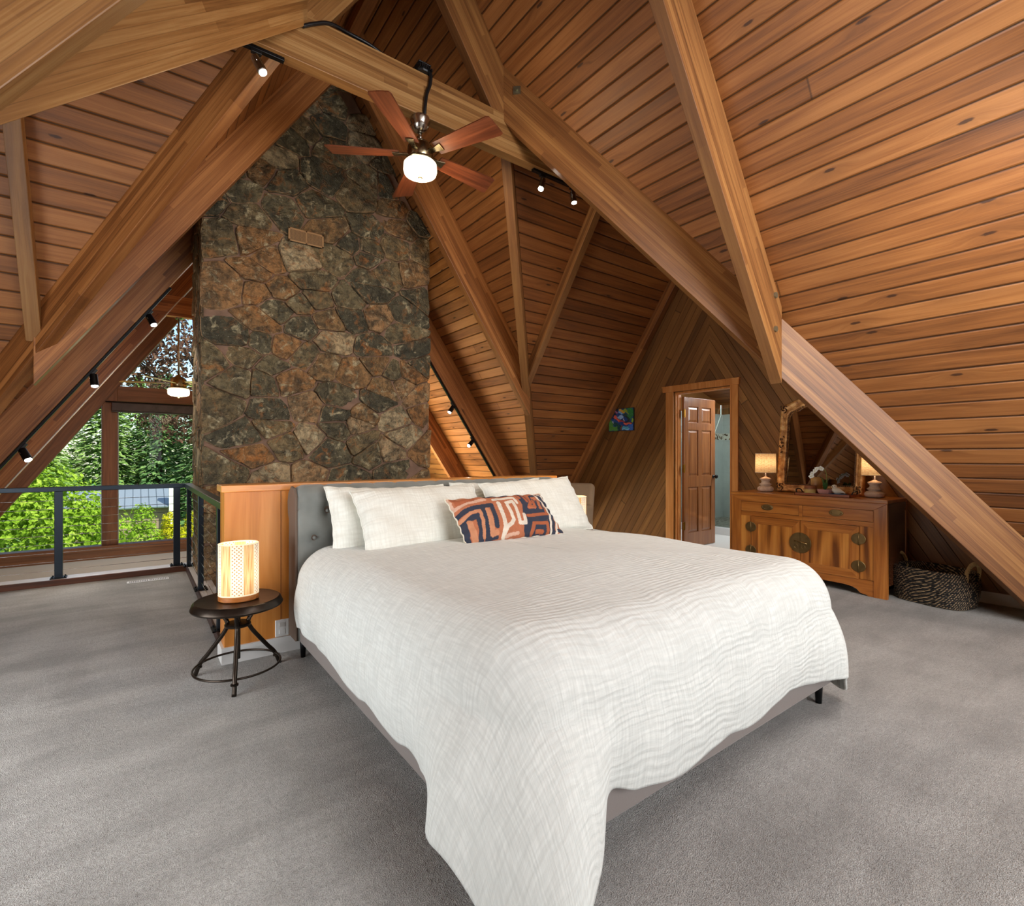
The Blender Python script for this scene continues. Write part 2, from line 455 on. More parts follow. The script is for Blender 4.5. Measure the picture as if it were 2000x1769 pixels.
# floor ------------------------------------------------------------------------
b = MB()
b.poly([(-2.6, YB, 0), (5.7, YB, 0), (5.7, 6.9, 0), (2.985, 6.9, 0), (2.985, 3.53, 0), (.43, 3.53, 0), (.43, 6.36, 0), (-2.6, 6.36, 0)])
o = b.build('floor', CARPET); md = o.modifiers.new('s', 'SOLIDIFY'); md.thickness = .25; md.offset = -1
tag(o, 'light grey wall to wall carpet of the loft', 'floor', kind='structure')
b = MB(); b.box((-5, 3, -2.95), (9, 9.8, -2.85))
tag(b.build('floor', simple('lower_floor', lin(150,120,90), .5)), 'lower storey floor seen through the railing gap', 'floor', kind='structure')

# diagonal board wall with the bathroom doorway (two mirrored halves meeting in a chevron)
def wall_half(sy):
    # the half wall polygon on x = XWR ; local x runs along the boards
    D0, D1, DT = 3.241, 4.02, 2.035
    yc = 3.52
    if sy > 0:
        pts = [(yc, DT), (D1, DT), (D1, 0), (6.59, 0), (YR, ZD), (yc, ZD)] if False else [(yc, DT), (D1, DT), (D1, 0), (YR + ZD/SD, 0), (yc, zd(yc))]
    else:
        pts = [(yc, DT), (yc, zd(yc)), (YR, ZD), (YR - ZD/SD, 0), (D0, 0), (D0, DT)]
    P3 = [(XWR, y, z) for y, z in pts]
    a = math.radians(58)
    xa = (0, -math.cos(a) if sy > 0 else math.cos(a), math.sin(a)); 
    xv = Vector(xa).normalized(); yv = Vector((-1, 0, 0)).cross(xv)
    return P3, xv, yv
for sy in (1, -1):
    P3, xv, yv = wall_half(sy)
    if sy < 0: yv = -yv
    lab = 'wall of diagonal stained boards with the small painting' if sy > 0 else 'wall of diagonal stained boards behind the mirror and cabinet'
    x = xv; y = yv; z = x.cross(y)
    M = Matrix((x, y, z)).transposed().to_4x4(); M.translation = Vector((XWR, 3.52, 3.0)); Mi = M.inverted()
    b = MB(); b.poly([Mi @ Vector(p) for p in P3])
    o = b.build('wall_right', WALLB, M=M)
    md = o.modifiers.new('s', 'SOLIDIFY'); md.thickness = .1
    nrm = (M.to_3x3() @ o.data.polygons[0].normal)
    md.offset = -1 if nrm.x < 0 else 1
    tag(o, lab, 'wall', kind='structure')
# left dormer wall, back wall
b = MB(); b.poly([(XWL, YR - ZD/SD, 0), (XWL, YR + ZD/SD, 0), (XWL, YR, ZD)])
tag(b.build('wall_left', WALLB, solid=.02), 'board gable wall on the window side of the loft', 'wall', kind='structure')
b = MB(); b.poly([(XM - 3.9, YB, 0), (XM + 3.9, YB, 0), (XM, YB, ZM)])
tag(b.build('wall_back', WALLB, solid=.02), 'gable wall behind the camera', 'wall', kind='structure')
# baseboards
b = MB(); b.box((XWR - .018, .62, 0), (XWR, 3.13, .095))
tag(b.build('baseboard_right', WHITE, bevel=.003), 'white baseboard under the diagonal board wall by the basket', 'baseboard', kind='structure')
b = MB(); b.box((XWR - .018, 4.19, 0), (XWR, 6.4, .095))
tag(b.build('baseboard_right', WHITE, bevel=.003), 'white baseboard under the diagonal board wall behind the armchair', 'baseboard', kind='structure')

# door trim and door leaf ---------------------------------------------------------
X0 = XWR
b = MB()
b.box((X0 - .022, 4.02, 0), (X0, 4.145, 2.05)); b.box((X0 - .022, 3.146, 0), (X0, 3.241, 2.05))
b.box((X0 - .03, 3.13, 2.05), (X0, 4.19, 2.125)); b.box((X0 - .036, 3.12, 2.115), (X0, 4.2, 2.13))
b.box((X0 - .005, 4.0, 0), (X0 + .11, 4.022, 2.035)); b.box((X0 - .005, 3.239, 0), (X0 + .11, 3.255, 2.035)); b.box((X0 - .005, 3.24, 2.02), (X0 + .11, 4.02, 2.04))
b.box((X0 + .03, 3.985, 0), (X0 + .045, 4.0, 2.02)); b.box((X0 - .028, 4.02, 0), (X0, 4.035, 2.05)); b.box((X0 - .028, 3.226, 0), (X0, 3.241, 2.05))
tag(b.build('trim_1', CEDART, bevel=.003), 'light cedar door casing around the bathroom doorway', 'door frame', kind='structure')
DOOR = thing('door_1', 'six panel stained wooden door standing open into the bathroom', 'door', (X0 + .115, 3.975, 0), 0, kind='structure')
DW, DH = .72, 1.99
DOORM = wood_mat('door_wood', lin(98,58,30), lin(140,88,48), lin(170,114,68), .3, .5, 'Z', coat=.3)
# leaf along +x local, face toward -y
b = MB()
st = .095
xs = [(0, st), (DW/2 - .04, DW/2 + .04), (DW - st, DW)]
for x0, x1 in xs: b.box((x0, -.018, .008), (x1, .018, DH))
rows = [(.008, .20), (.80, .95), (1.56, 1.66), (DH - .12, DH)]
for z0, z1 in rows: b.box((st, -.0178, z0), (DW - st, .0178, z1))
b.build('stile_frame', DOORM, DOOR, bevel=.003)
for (z0, z1) in ((.20, .80), (.95, 1.56), (1.66, DH - .12)):
    for x0, x1 in ((st, DW/2 - .04), (DW/2 + .04, DW - st)):
        b = MB(); b.box((x0, -.004, z0), (x1, .004, z1))
        ins = .035
        for s_ in (-1, 1):
            p = [(x0+.01, s_*.003, z0+.01), (x1-.01, s_*.003, z0+.01), (x1-.01, s_*.003, z1-.01), (x0+.01, s_*.003, z1-.01),
                 (x0+ins, s_*.013, z0+ins), (x1-ins, s_*.013, z0+ins), (x1-ins, s_*.013, z1-ins), (x0+ins, s_*.013, z1-ins)]
            b.hexa(p)
        b.build('door_panel', DOORM, DOOR, recalc=True)
for s_ in (-1, 1):
    b = MB(); b.M = trl(DW - .05, s_*.02, .93) @ rot('X', -s_*PI/2)
    b.lathe([(.025, 0), (.025, .006), (.01, .01), (.01, .03), (.024, .035), (.029, .05), (.02, .062)], n=16)
    b.build('knob', BLACK, DOOR, smooth=True)
for z in (1.72, .25, 1.0):
    b = MB(); b.box((-.03, -.03, z), (.0, -.012, z + .1)); b.tube([(-.005, -.03, z - .004), (-.005, -.03, z + .104)], .008, 8)
    b.build('hinge', simple('hinge_brass', lin(150,110,40), .3, .9), DOOR)
DOOR.rotation_euler = (0, 0, 0)

# bathroom beyond the door ---------------------------------------------------------
def tile_mat(name, base, grout, w=.3, h=.3):
    t = NT(name); o = t.obj(); x, y, z = t.sep(o)
    hz = t.math('ADD', x, y)
    fx = t.math('FRACT', t.math('DIVIDE', hz, w)); fz = t.math('FRACT', t.math('DIVIDE', z, h))
    e = t.math('MINIMUM', t.math('MINIMUM', fx, t.math('SUBTRACT', 1.0, fx)), t.math('MINIMUM', fz, t.math('SUBTRACT', 1.0, fz)))
    m = t.mr(e, .006, .014, 1, 0)
    nz = t.noise(o, 3.0, 4)
    col = t.mix(t.mr(nz, .35, .65, 0, 1), base, tuple(c * .86 for c in base[:3]) + (1,))
    col = t.mix(m, col, grout)
    # mosaic accent band
    band = t.math('MULTIPLY', t.math('GREATER_THAN', z, 1.52), t.math('LESS_THAN', z, 1.64))
    vor = t.n('TexVoronoi', {'Vector': o, 'Scale': 34.0})
    r = t.sep(vor.outputs['Color'])[0]
    bc = t.ramp(r, [(0, lin(90,70,50)), (.25, lin(140,110,70)), (.3, lin(230,225,210)), (1, lin(236,232,220))], 'CONSTANT')
    col = t.mix(band, col, bc)
    return t.bsdf(col, .2)
TILE = tile_mat('shower_tile', lin(206,212,208), lin(190,196,194))
b = MB(); b.box((5.75, 5.30, 0), (9.0, 5.36, 2.0))
tag(b.build('wall_bath_left', TILE), 'pale tiled shower wall carrying the chrome shower head', 'wall', kind='structure')
b = MB(); b.box((8.95, 2.0, 0), (9.0, 5.3, 2.0))
tag(b.build('wall_bath_back', TILE), 'pale tiled shower wall at the back of the bathroom', 'wall', kind='structure')
b = MB(); b.box((5.75, 2.0, -.03), (9.0, 5.3, 0.0))
tag(b.build('floor', simple('bath_floor', lin(226,226,222), .3)), 'white bathroom floor beyond the open door', 'floor', kind='structure')
def pebble():
    t = NT('pebbles'); o = t.obj()
    v = t.n('TexVoronoi', {'Vector': o, 'Scale': 26.0}); e = t.n('TexVoronoi', {'Vector': o, 'Scale': 26.0}, feature='DISTANCE_TO_EDGE')
    c = t.ramp(t.sep(v.outputs['Color'])[0], [(0, lin(120,112,98)), (.4, lin(176,170,156)), (1, lin(220,216,204))])
    c = t.mix(t.mr(e.outputs[0], .02, .08, 1, 0), c, lin(90,86,78))
    return t.bsdf(c, .5, bump=e.outputs[0], bstr=.5)
b = MB(); b.box((7.37, 2.0, 0), (8.95, 5.3, .06))
tag(b.build('floor', pebble()), 'pebble shower floor behind the curb', 'floor', kind='structure')
b = MB(); b.box((7.25, 2.0, 0), (7.37, 5.3, .11))
tag(b.build('trim_2', WHITE, bevel=.005), 'white shower curb on the bathroom floor', 'curb', kind='structure')
b = MB(); b.box((7.305, 2.0, .11), (7.315, 5.3, 1.95))
o = b.build('shower_screen', glass_mat('shower_glass', (.88, .95, .93, 1), .1)); tag(o, 'clear glass shower screen standing on the white curb', 'shower screen')
b = MB(); b.poly([(5.7, 2.0, 3.3), (9.0, 2.0, 2.2), (9.0, 5.4, 2.2), (5.7, 5.4, 3.3)])
M = Matrix((Vector((0, 1, 0)), Vector((.9487, 0, -.316)), Vector((-.316, 0, -.9487)))).transposed().to_4x4(); M.translation = (5.7, 0, 3.3)
b = MB(); Mi = M.inverted(); b.poly([Mi @ Vector(p) for p in [(5.7, 2.0, 3.3), (9.0, 2.0, 2.2), (9.0, 5.4, 2.2), (5.7, 5.4, 3.3)]])
tag(b.build('ceiling', ROOFD, M=M, solid=.02), 'dark board ceiling inside the bathroom', 'ceiling', kind='structure')
b = MB(); b.poly([(5.75, 5.38, 0), (9.0, 5.38, 0), (9.0, 5.38, 2.2), (5.75, 5.38, 3.3)]); b.poly([(5.75, 1.98, 0), (9.0, 1.98, 0), (9.0, 1.98, 2.2), (5.75, 1.98, 3.3)]); b.poly([(9.02, 1.98, 0), (9.02, 5.38, 0), (9.02, 5.38, 2.2), (9.02, 1.98, 2.2)])
tag(b.build('wall_bath_outer', WALLB), 'upper board walls inside the bathroom above the tiles', 'wall', kind='structure')
sh = thing('wall_shower', 'chrome shower head on the pale tiled wall', 'shower head', (8.22, 5.30, 1.96))
CHROME = simple('chrome', lin(200,200,200), .12, 1.0)
b = MB(); b.M = rot('X', PI/2); b.lathe([(.035, 0), (.035, .008), (.02, .014)], n=16); b.build('flange', CHROME, sh, smooth=True)
b = MB(); b.tube([(0, 0, 0), (.02, -.08, -.01), (.09, -.17, -.09)], .010, 8); b.build('arm', CHROME, sh, smooth=True)
b = MB(); b.M = trl(.09, -.17, -.09) @ rot('Y', -.6) @ rot('X', .5); b.lathe([(.018, .02), (.022, -.01), (.055, -.06), (.055, -.075)], n=20); b.build('rose', CHROME, sh, smooth=True, sharp=.6)
sv = thing('shower_valve', 'round chrome shower valve below the shower head', 'valve', (8.30, 5.30, 1.19))
b = MB(); b.M = rot('X', PI/2); b.lathe([(.09, 0), (.088, .012), (.04, .02), (.035, .05), (.015, .06)], n=24); b.build('escutcheon', CHROME, sv, smooth=True, sharp=.6)
b = MB(); b.tube([(0, -.05, 0), (.03, -.07, -.06)], .008, 8); b.build('lever', CHROME, sv, smooth=True)

# half wall behind the bed ---------------------------------------------------------
hw = thing('wall_partition', 'low cedar clad partition wall behind the bed headboard', 'wall', (0, 0, 0), kind='structure')
b = MB(); b.box((.415, 3.362, 0), (2.975, 3.53, 1.0)); b.build('panelling', CEDAR, hw, bevel=.002)
for xx in (.72, 1.02, 1.5, 2.0, 2.5):
    b = MB(); b.box((xx, 3.3605, .1), (xx + .003, 3.365, 1.0)); b.build('board_joint', simple('joint', lin(120,66,24), .7), hw)
b = MB(); b.box((.398, 3.345, 1.0), (2.992, 3.548, 1.04)); b.build('cap', CEDARX, hw, bevel=.004)
b = MB(); b.box((.400, 3.346, 0), (2.99, 3.362, .095)); b.box((.400, 3.362, 0), (.415, 3.53, .095)); b.build('baseboard', WHITE, hw)
ol = thing('outlet_cover', 'white square outlet cover on the cedar partition above the baseboard', 'outlet cover', (.728, 3.361, .15))
b = MB(); b.box((-.04, -.008, -.052), (.04, .001, .052)); b.build('plate', WHITE, ol, bevel=.004)
b = MB(); b.box((-.018, -.010, .008), (.018, -.006, .036)); b.build('socket', simple('socket_grey', lin(200,198,194), .4), ol, bevel=.002)
b = MB(); b.box((-.018, -.010, -.036), (.018, -.006, -.008)); b.build('socket', WHITE, ol, bevel=.002)

# ledge and kick boards round the stair opening
b = MB(); b.box((-2.3, 6.33, 0), (.43, 6.36, .055))
tag(b.build('trim_3', wood_mat('kick_brown', lin(60,30,16), lin(92,50,28), lin(120,70,40), .35, .6, 'X'), bevel=.003), 'dark wood edging strip below the window side railing', 'trim', kind='structure')
b = MB(); b.box((-2.3, 6.36, -.25), (.60, 6.56, .05)); b.box((.44, 3.53, -.25), (.58, 6.36, .05))
tag(b.build('trim_4', simple('ledge_paint', lin(206,202,200), .4), bevel=.003), 'pale painted ledge that carries the railing posts', 'trim', kind='structure')
b = MB(); b.box((.425, 3.53, 0), (.44, 6.36, .056))
tag(b.build('trim_5', simple('kick_dark', lin(62,40,34), .4), bevel=.002), 'thin dark edging strip along the railing by the partition', 'trim', kind='structure')

# railings ----------------------------------------------------------------------
def railing(lab, A, B, posts):
    A = Vector(A); B = Vector(B); d = (B - A).normalized(); n = Vector((-d.y, d.x, 0))
    r = thing('cable_railing', lab, 'railing', A, 0, 'black cable railings round the stair opening')
    L = (B - A).length; ang = math.atan2(d.y, d.x); r.rotation_euler = (0, 0, ang)
    b = MB(); b.box((-.03, -.032, .875), (L + .03, .032, .92)); b.build('top_rail', SLATE, r, bevel=.004)
    for p in posts:
        b = MB(); b.box((p - .03, -.02, .05), (p + .03, .02, .876)); q = b.build('post', SLATE, r, bevel=.002)
        b = MB(); b.box((p - .06, -.05, .05), (p + .06, .05, .06))
        for sx in (-.045, .045):
            for sy in (-.035, .035): b.tube([(p+sx, sy, .058), (p+sx, sy, .072)], .007, 6)
        b.build('foot_plate', BLACK, q)
    for k in range(9):
        z = .125 + k * .083
        b = MB(); b.tube([(0, 0, z), (L, 0, z)], .0024, 6); b.build('cable', STEEL, r, smooth=True)
    return r
railing('black cable railing along the floor edge facing the window wall', (-2.2, 6.45, 0), (.50, 6.45, 0), (.65, 1.614, 2.554))
railing('black cable railing between the stair opening and the partition wall', (.456, 6.39, 0), (.456, 3.56, 0), (.05, 1.24, 2.5))

# floor register
fr = thing('floor_register', 'white slotted floor register in the carpet by the railing', 'floor vent', (.10, 6.06, 0))
b = MB(); b.box((-.165, -.045, 0), (.165, .045, .006)); b.build('plate', WHITE, fr, bevel=.002)
b = MB()
for k in range(22):
    x = -.145 + k * .0136 + (.008 if k > 10 else 0)
    b.box((x, -.026, .004), (x + .007, .026, .0068))
b.build('slots', BLACKP, fr)

# window wall ---------------------------------------------------------------------
YW = 9.86
def win(n, lab, fr_boxes, pane, mat=FRAMEB, shade=None):
    o = thing('window_%d' % n, lab, 'window', (0, 0, 0), kind='structure')
    for nm, bx, m in fr_boxes:
        b = MB(); b.box(*bx); b.build(nm, m, o, bevel=.004)
    b = MB(); b.poly(pane); b.build('pane', GLASS, o, solid=.006)
    return o
def rk(X): return ZM - .5 - SM * abs(X - XM)
P1, P2 = -.40, -.217
win(1, 'tall clear window pane beside the chimney under the roller shade', [('post', ((P1, YW - .08, -.13), (P2, YW + .06, rk(P1) + .2)), FRAMEB), ('gasket', ((P2, YW - .06, -.13), (P2 + .012, YW + .02, 2.05)), simple('gasket', lin(150,150,148), .4))],
    [(P2, YW, -.13), (2*XM - P2, YW, -.13), (2*XM - P2, YW, 2.05), (P2, YW, 2.05)])
win(2, 'sloping window pane under the rafter beside the timber post', [('gasket', ((P1 - .012, YW - .06, -.13), (P1, YW + .02, rk(P1))), bpy.data.materials['gasket'])],
    [(-2.3, YW, -.13), (P1, YW, -.13), (P1, YW, rk(P1) + .2), (-2.3, YW, rk(-2.3) + .2)])
win(3, 'triangular window pane above the transom with sky and dark leaves', [('transom', ((P2, YW - .08, 2.05), (2*XM - P2, YW + .06, 2.285)), FRAMEBX)],
    [(P2, YW, 2.28), (2*XM - P2, YW, 2.28), (XM + .1, YW, rk(XM) + .3), (XM - .1, YW, rk(XM) + .3)])
b = MB(); b.box((2*XM - P2, YW - .08, -.13), (2*XM - P1, YW + .06, rk(P1) + .2))
win(4, 'sloping window pane on the far side of the chimney', [('post', ((2*XM - P2, YW - .08, -.13), (2*XM - P1, YW + .06, rk(P1) + .2)), FRAMEB)],
    [(2*XM - P1, YW, -.13), (2*XM + 2.3, YW, -.13), (2*XM + 2.3, YW, rk(-2.3) + .2), (2*XM - P1, YW, rk(P1) + .2)])
b = MB(); b.box((-4.4, YW - .12, -.33), (7.8, YW + .06, -.13)); b.box((-4.4, YW - .16, -.20), (7.8, YW - .12, -.13))
tag(b.build('trim_6', FRAMEBX, bevel=.005), 'dark timber beam along the bottom of the window wall', 'trim', kind='structure')
b = MB(); b.box((-4.4, YW - .06, -.60), (7.8, YW + .04, -.33))
for k in range(6): b.box((-2.6 + k * 1.2, YW - .07, -2.85), (-2.5 + k * 1.2, YW + .04, -.6))
tag(b.build('trim_7', simple('lower_frame', lin(196,194,188), .4), bevel=.004), 'pale frames of the lower storey windows', 'trim', kind='structure')
b = MB(); b.poly([(-4.4, YW, -2.85), (7.8, YW, -2.85), (7.8, YW, -.6), (-4.4, YW, -.6)])
tag(b.build('window_5', GLASS), 'lower storey window panes seen under the railing', 'window', kind='structure')
rs = thing('roller_shade', 'rolled up dark fabric shade under the window transom', 'roller shade', (0, YW - .14, 1.97))
b = MB(); b.box((-.29, -.03, -.075), (3.6, .03, .055)); b.build('cassette', simple('shade_fabric', lin(58,50,54), .5, var=.4), rs, bevel=.01)
b = MB(); b.tube([(-.36, -.02, .06), (3.66, -.02, .06)], .012, 8); b.build('rod', simple('rod_dark', lin(40,36,38), .3, .6), rs)
b = MB(); b.box((-.29, -.036, -.092), (3.6, .03, -.075)); b.build('bottom_bar', BLACKP, rs)
# short collar beam up by the last rafters
beam('collar_beam', 'short collar beam below the ridge next to the chimney', (-.3, 7.96, 3.30), (3.7, 7.96, 3.30), .10, .26, BEAMR)
# ------------------------------------------------------------------ stone chimney
def stone_mat():
    t = NT('field_stone'); o = t.obj()
    at = t.n('Attribute', attribute_name='tone'); r, g, bl = t.sep(at.outputs['Color'])
    base = t.ramp(r, [(0, lin(90,87,70)), (.25, lin(112,104,80)), (.5, lin(134,121,90)), (.72, lin(152,130,92)), (.88, lin(176,128,80)), (1, lin(206,186,146))])
    n1 = t.noise(o, 5.0, 3, .65, .8); n2 = t.noise(o, 16.0, 4, .7, .5); n3 = t.noise(o, 70.0, 2, .7)
    dk = t.mr(n1, .42, .62, 0, 1)
    col = t.mix(t.math('MULTIPLY', dk, .7), base, lin(64,63,52))
    rust = t.mr(t.noise(t.n('Mapping', {'Vector': o, 'Location': (4, 7, 2)}).outputs[0], 7.0, 3, .65, 1.0), .55, .68, 0, .85)
    col = t.mix(t.math('MULTIPLY', rust, t.math('ADD', .25, t.math('MULTIPLY', g, .75))), col, lin(190,122,62))
    lich = t.mr(t.noise(t.n('Mapping', {'Vector': o, 'Location': (9, 1, 5)}).outputs[0], 8.0, 4, .7, .6), .56, .66, 0, .8)
    col = t.mix(lich, col, lin(206,194,156))
    col = t.mix(t.mr(n2, .38, .56, .6, 0), col, lin(38,36,30))
    col = t.mix(t.math('MULTIPLY', bl, t.mr(n2, .35, .6, 0, .8)), col, lin(196,160,118))
    sp = t.mr(n3, .66, .74, 0, .55)
    col = t.mix(sp, col, lin(224,210,180))
    h = t.math('ADD', t.math('MULTIPLY', n2, 1.0), t.math('MULTIPLY', n3, .35)); h = t.math('ADD', h, t.math('MULTIPLY', n1, 1.2))
    return t.bsdf(col, .55, bump=h, bstr=1.0, bdist=.045, Specular_IOR_Level=.4)
STONE = stone_mat()
MORTAR = simple('mortar', lin(132,104,86), .9, bump_sc=40, bstr=.5, var=.25)

def clip(poly, px, py, nx, ny):
    out = []; n = len(poly)
    for i in range(n):
        a = poly[i]; b = poly[(i+1) % n]
        da = (a[0]-px)*nx + (a[1]-py)*ny; db = (b[0]-px)*nx + (b[1]-py)*ny
        if da <= 0: out.append(a)
        if (da < 0 < db) or (db < 0 < da):
            tt = da / (da - db); out.append((a[0]+(b[0]-a[0])*tt, a[1]+(b[1]-a[1])*tt))
    return out
def chaikin(p, k=1, q=.22):
    for _ in range(k):
        n = len(p); o = []
        for i in range(n):
            a = p[i]; b = p[(i+1) % n]
            o.append((a[0]*(1-q)+b[0]*q, a[1]*(1-q)+b[1]*q)); o.append((a[0]*q+b[0]*(1-q), a[1]*q+b[1]*(1-q)))
        p = o
    return p
def stones(b, tones, u0, u1, v0, v1, n, tf, rng, lim=None, asp=1.35, over=0):
    """b: builder; tf(u, v, h) -> 3-D"""
    seeds = []; tries = 0; md = math.sqrt((u1-u0)*(v1-v0)/n) * .80
    while len(seeds) < n and tries < 12000:
        tries += 1
        p = (rng.uniform(u0, u1), rng.uniform(v0, v1)); m = md * rng.choice((.62, .85, 1.0, 1.15))
        if all(((p[0]-q[0])/asp)**2 + (p[1]-q[1])**2 > (m/asp**.5)**2 for q in seeds): seeds.append(p)
    for s in seeds:
        poly = [(u0-over, v0), (u1+over, v0), (u1+over, v1), (u0-over, v1)]
        nb = sorted(seeds, key=lambda q: (q[0]-s[0])**2 + (q[1]-s[1])**2)[1:22]
        for q in nb:
            # anisotropic bisector with a little tilt
            mx, my = (s[0]+q[0])/2, (s[1]+q[1])/2
            nx, ny = (q[0]-s[0])/asp**2, q[1]-s[1]; jr = (((min(s[0],q[0])*7919.3 + max(s[0],q[0])*104.7 + (s[1]+q[1])*331.1) % 1) - .5) * .36; nx, ny = nx*math.cos(jr)-ny*math.sin(jr)*.8, ny*math.cos(jr)+nx*math.sin(jr)*.8
            poly = clip(poly, mx, my, nx, ny)
            if len(poly) < 3: break
        if len(poly) < 3: continue
        cx = sum(p[0] for p in poly)/len(poly); cy = sum(p[1] for p in poly)/len(poly)
        if lim and not lim(cx, cy): continue
        # drop tiny edges
        q = [poly[0]]
        for p in poly[1:]:
            if math.hypot(p[0]-q[-1][0], p[1]-q[-1][1]) > .018: q.append(p)
        poly = q
        if len(poly) < 3: continue
        gap = rng.uniform(.001, .005)
        def shrink(pl, d):
            o = []
            for p in pl:
                L = math.hypot(p[0]-cx, p[1]-cy) or 1; k = max(.2, (L-d)/L); o.append((cx+(p[0]-cx)*k, cy+(p[1]-cy)*k))
            return o
        base = shrink(poly, gap); rnd = chaikin(chaikin(base, 1, .09), 1, .25)
        # irregular outline
        rnd = [(p[0]+rng.uniform(-.007,.007), p[1]+rng.uniform(-.007,.007)) for p in rnd]
        hh = rng.uniform(.018, .05); tx = rng.uniform(-.16, .16); ty = rng.uniform(-.16, .16)
        r = rng.random(); tone = (r if rng.random() > .2 else rng.uniform(.75, 1.0), rng.random(), rng.random(), 1)
        i0 = len(b.f); rings = []
        for d, f in ((0, -.3), (.003, .6), (.010, .92), (.030, 1.0)):
            pts = shrink(rnd, d)
            rings.append([b.av(tf(p[0], p[1], (hh + (p[0]-cx)*tx + (p[1]-cy)*ty) * f if f > 0 else -.02)) for p in pts])
        for a_, c_ in zip(rings, rings[1:]): b.bridge(a_, c_)
        i1_ = i0 + 2*len(rings[0])
        # inner rings with gentle relief
        last = rings[-1]; pts0 = shrink(rnd, .035)
        for k in (.55,):
            pts = [(cx+(p[0]-cx)*k, cy+(p[1]-cy)*k) for p in pts0]
            rg = [b.av(tf(p[0], p[1], hh + (p[0]-cx)*tx + (p[1]-cy)*ty + rng.uniform(-.004, .006))) for p in pts]
            b.bridge(last, rg); last = rg
        c_ = b.av(tf(cx, cy, hh + rng.uniform(0, .006)))
        for k in range(len(last)): b.af((last[k], last[(k+1) % len(last)], c_))
        m_ = len(b.f) - i0; e0, e1 = i0 + len(rings[0]), i0 + 2*len(rings[0])
        tones.extend([(tone[0], tone[1], 1.0 if len(rings[0]) <= q_ < 2*len(rings[0]) else 0.0, 1) for q_ in range(m_)])
CX0, CX1, CY0, CY1 = .505, 2.845, 5.53, 6.42
ch = thing('stone_chimney', 'broad field stone chimney of brown and rust coloured rocks rising between the rafters', 'chimney', (0, 0, -2.85))
b = MB()
top = lambda X: zm(X) + 2.80
pf = [(CX0, 0), (CX1, 0), (CX1, top(CX1)), (XM, top(XM)), (CX0, top(CX0))]
i0 = [b.av((x, CY0, z)) for x, z in pf]; i1 = [b.av((x, CY1, z)) for x, z in pf]
b.af(i0); b.af(i1[::-1])
for k in range(5): b.af((i0[k], i1[k], i1[(k+1) % 5], i0[(k+1) % 5]))
b.build('mortar', MORTAR, ch, recalc=True)
rng = random.Random(21)
b = MB(); tones = []
stones(b, tones, CX0, CX1, 1.7, 8.2, 185, lambda u, v, h: (u, CY0 - h, v), rng, lambda u, v: v < top(u) - .02, over=.02)
stones(b, tones, CY0 - .01, CY1, 1.7, 7.2, 95, lambda u, v, h: (CX0 - h * .4, u, v), rng, None)
b.cur = 0
o = b.build('stones', STONE, ch, smooth=True, sharp=.75)
ca = o.data.color_attributes.new('tone', 'FLOAT_COLOR', 'CORNER')
k = 0; buf = []
for p, tn in zip(o.data.polygons, tones):
    buf.extend(list(tn) * p.loop_total)
ca.data.foreach_set('color', buf)
vg = thing('vent_grille', 'tan metal vent grille set high in the stone chimney', 'vent', (1.415, CY0 - .078, 3.465))
VM = simple('vent_tan', lin(168,130,88), .45, .2)
b = MB(); w, h = .175, .068
b.box((-w, -.008, -h), (w, .004, -h + .016)); b.box((-w, -.008, h - .016), (w, .004, h)); b.box((-w, -.008, -h), (-w + .018, .004, h)); b.box((w - .018, -.008, -h), (w, .004, h)); b.box((-.008, -.008, -h), (.008, .004, h))
b.build('frame', VM, vg, bevel=.002)
b = MB()
for k in range(12):
    z = -h + .022 + k * .0085
    b.box((-w + .018, -.004, z), (w - .018, .002, z + .0035))
for k in range(26):
    x = -w + .024 + k * .0125; b.box((x, -.003, -h + .016), (x + .003, .001, h - .016))
b.build('louvres', VM, vg)
b = MB(); b.box((-w + .01, .002, -h + .01), (w - .01, .05, h - .01)); b.build('duct', BLACKP, vg)

# ------------------------------------------------------------------ bed
UPH = NT('headboard_fabric'); o_ = UPH.obj()
nz = UPH.noise(o_, 6.0, 3); fz = UPH.noise(o_, 320.0, 2)
UPHM = UPH.bsdf(UPH.mix(UPH.mr(nz, .35, .65, 0, 1), lin(112,116,112), lin(128,131,126)), .85, bump=fz, bstr=.25, bdist=.002, Sheen_Weight=.3)
TAUPE = simple('frame_fabric', lin(128,120,116), .9, bump_sc=300, bstr=.2, Sheen_Weight=.3)
TAUPED = simple('headboard_side_fabric', lin(104,88,76), .9, bump_sc=300, bstr=.2)
BX0, BX1, BYF, BYH = .775, 2.735, 1.035, 3.13
bed = thing('upholstered_bed', 'king size bed with grey tufted headboard and taupe side rails against the cedar partition', 'bed', (0, 0, 0))
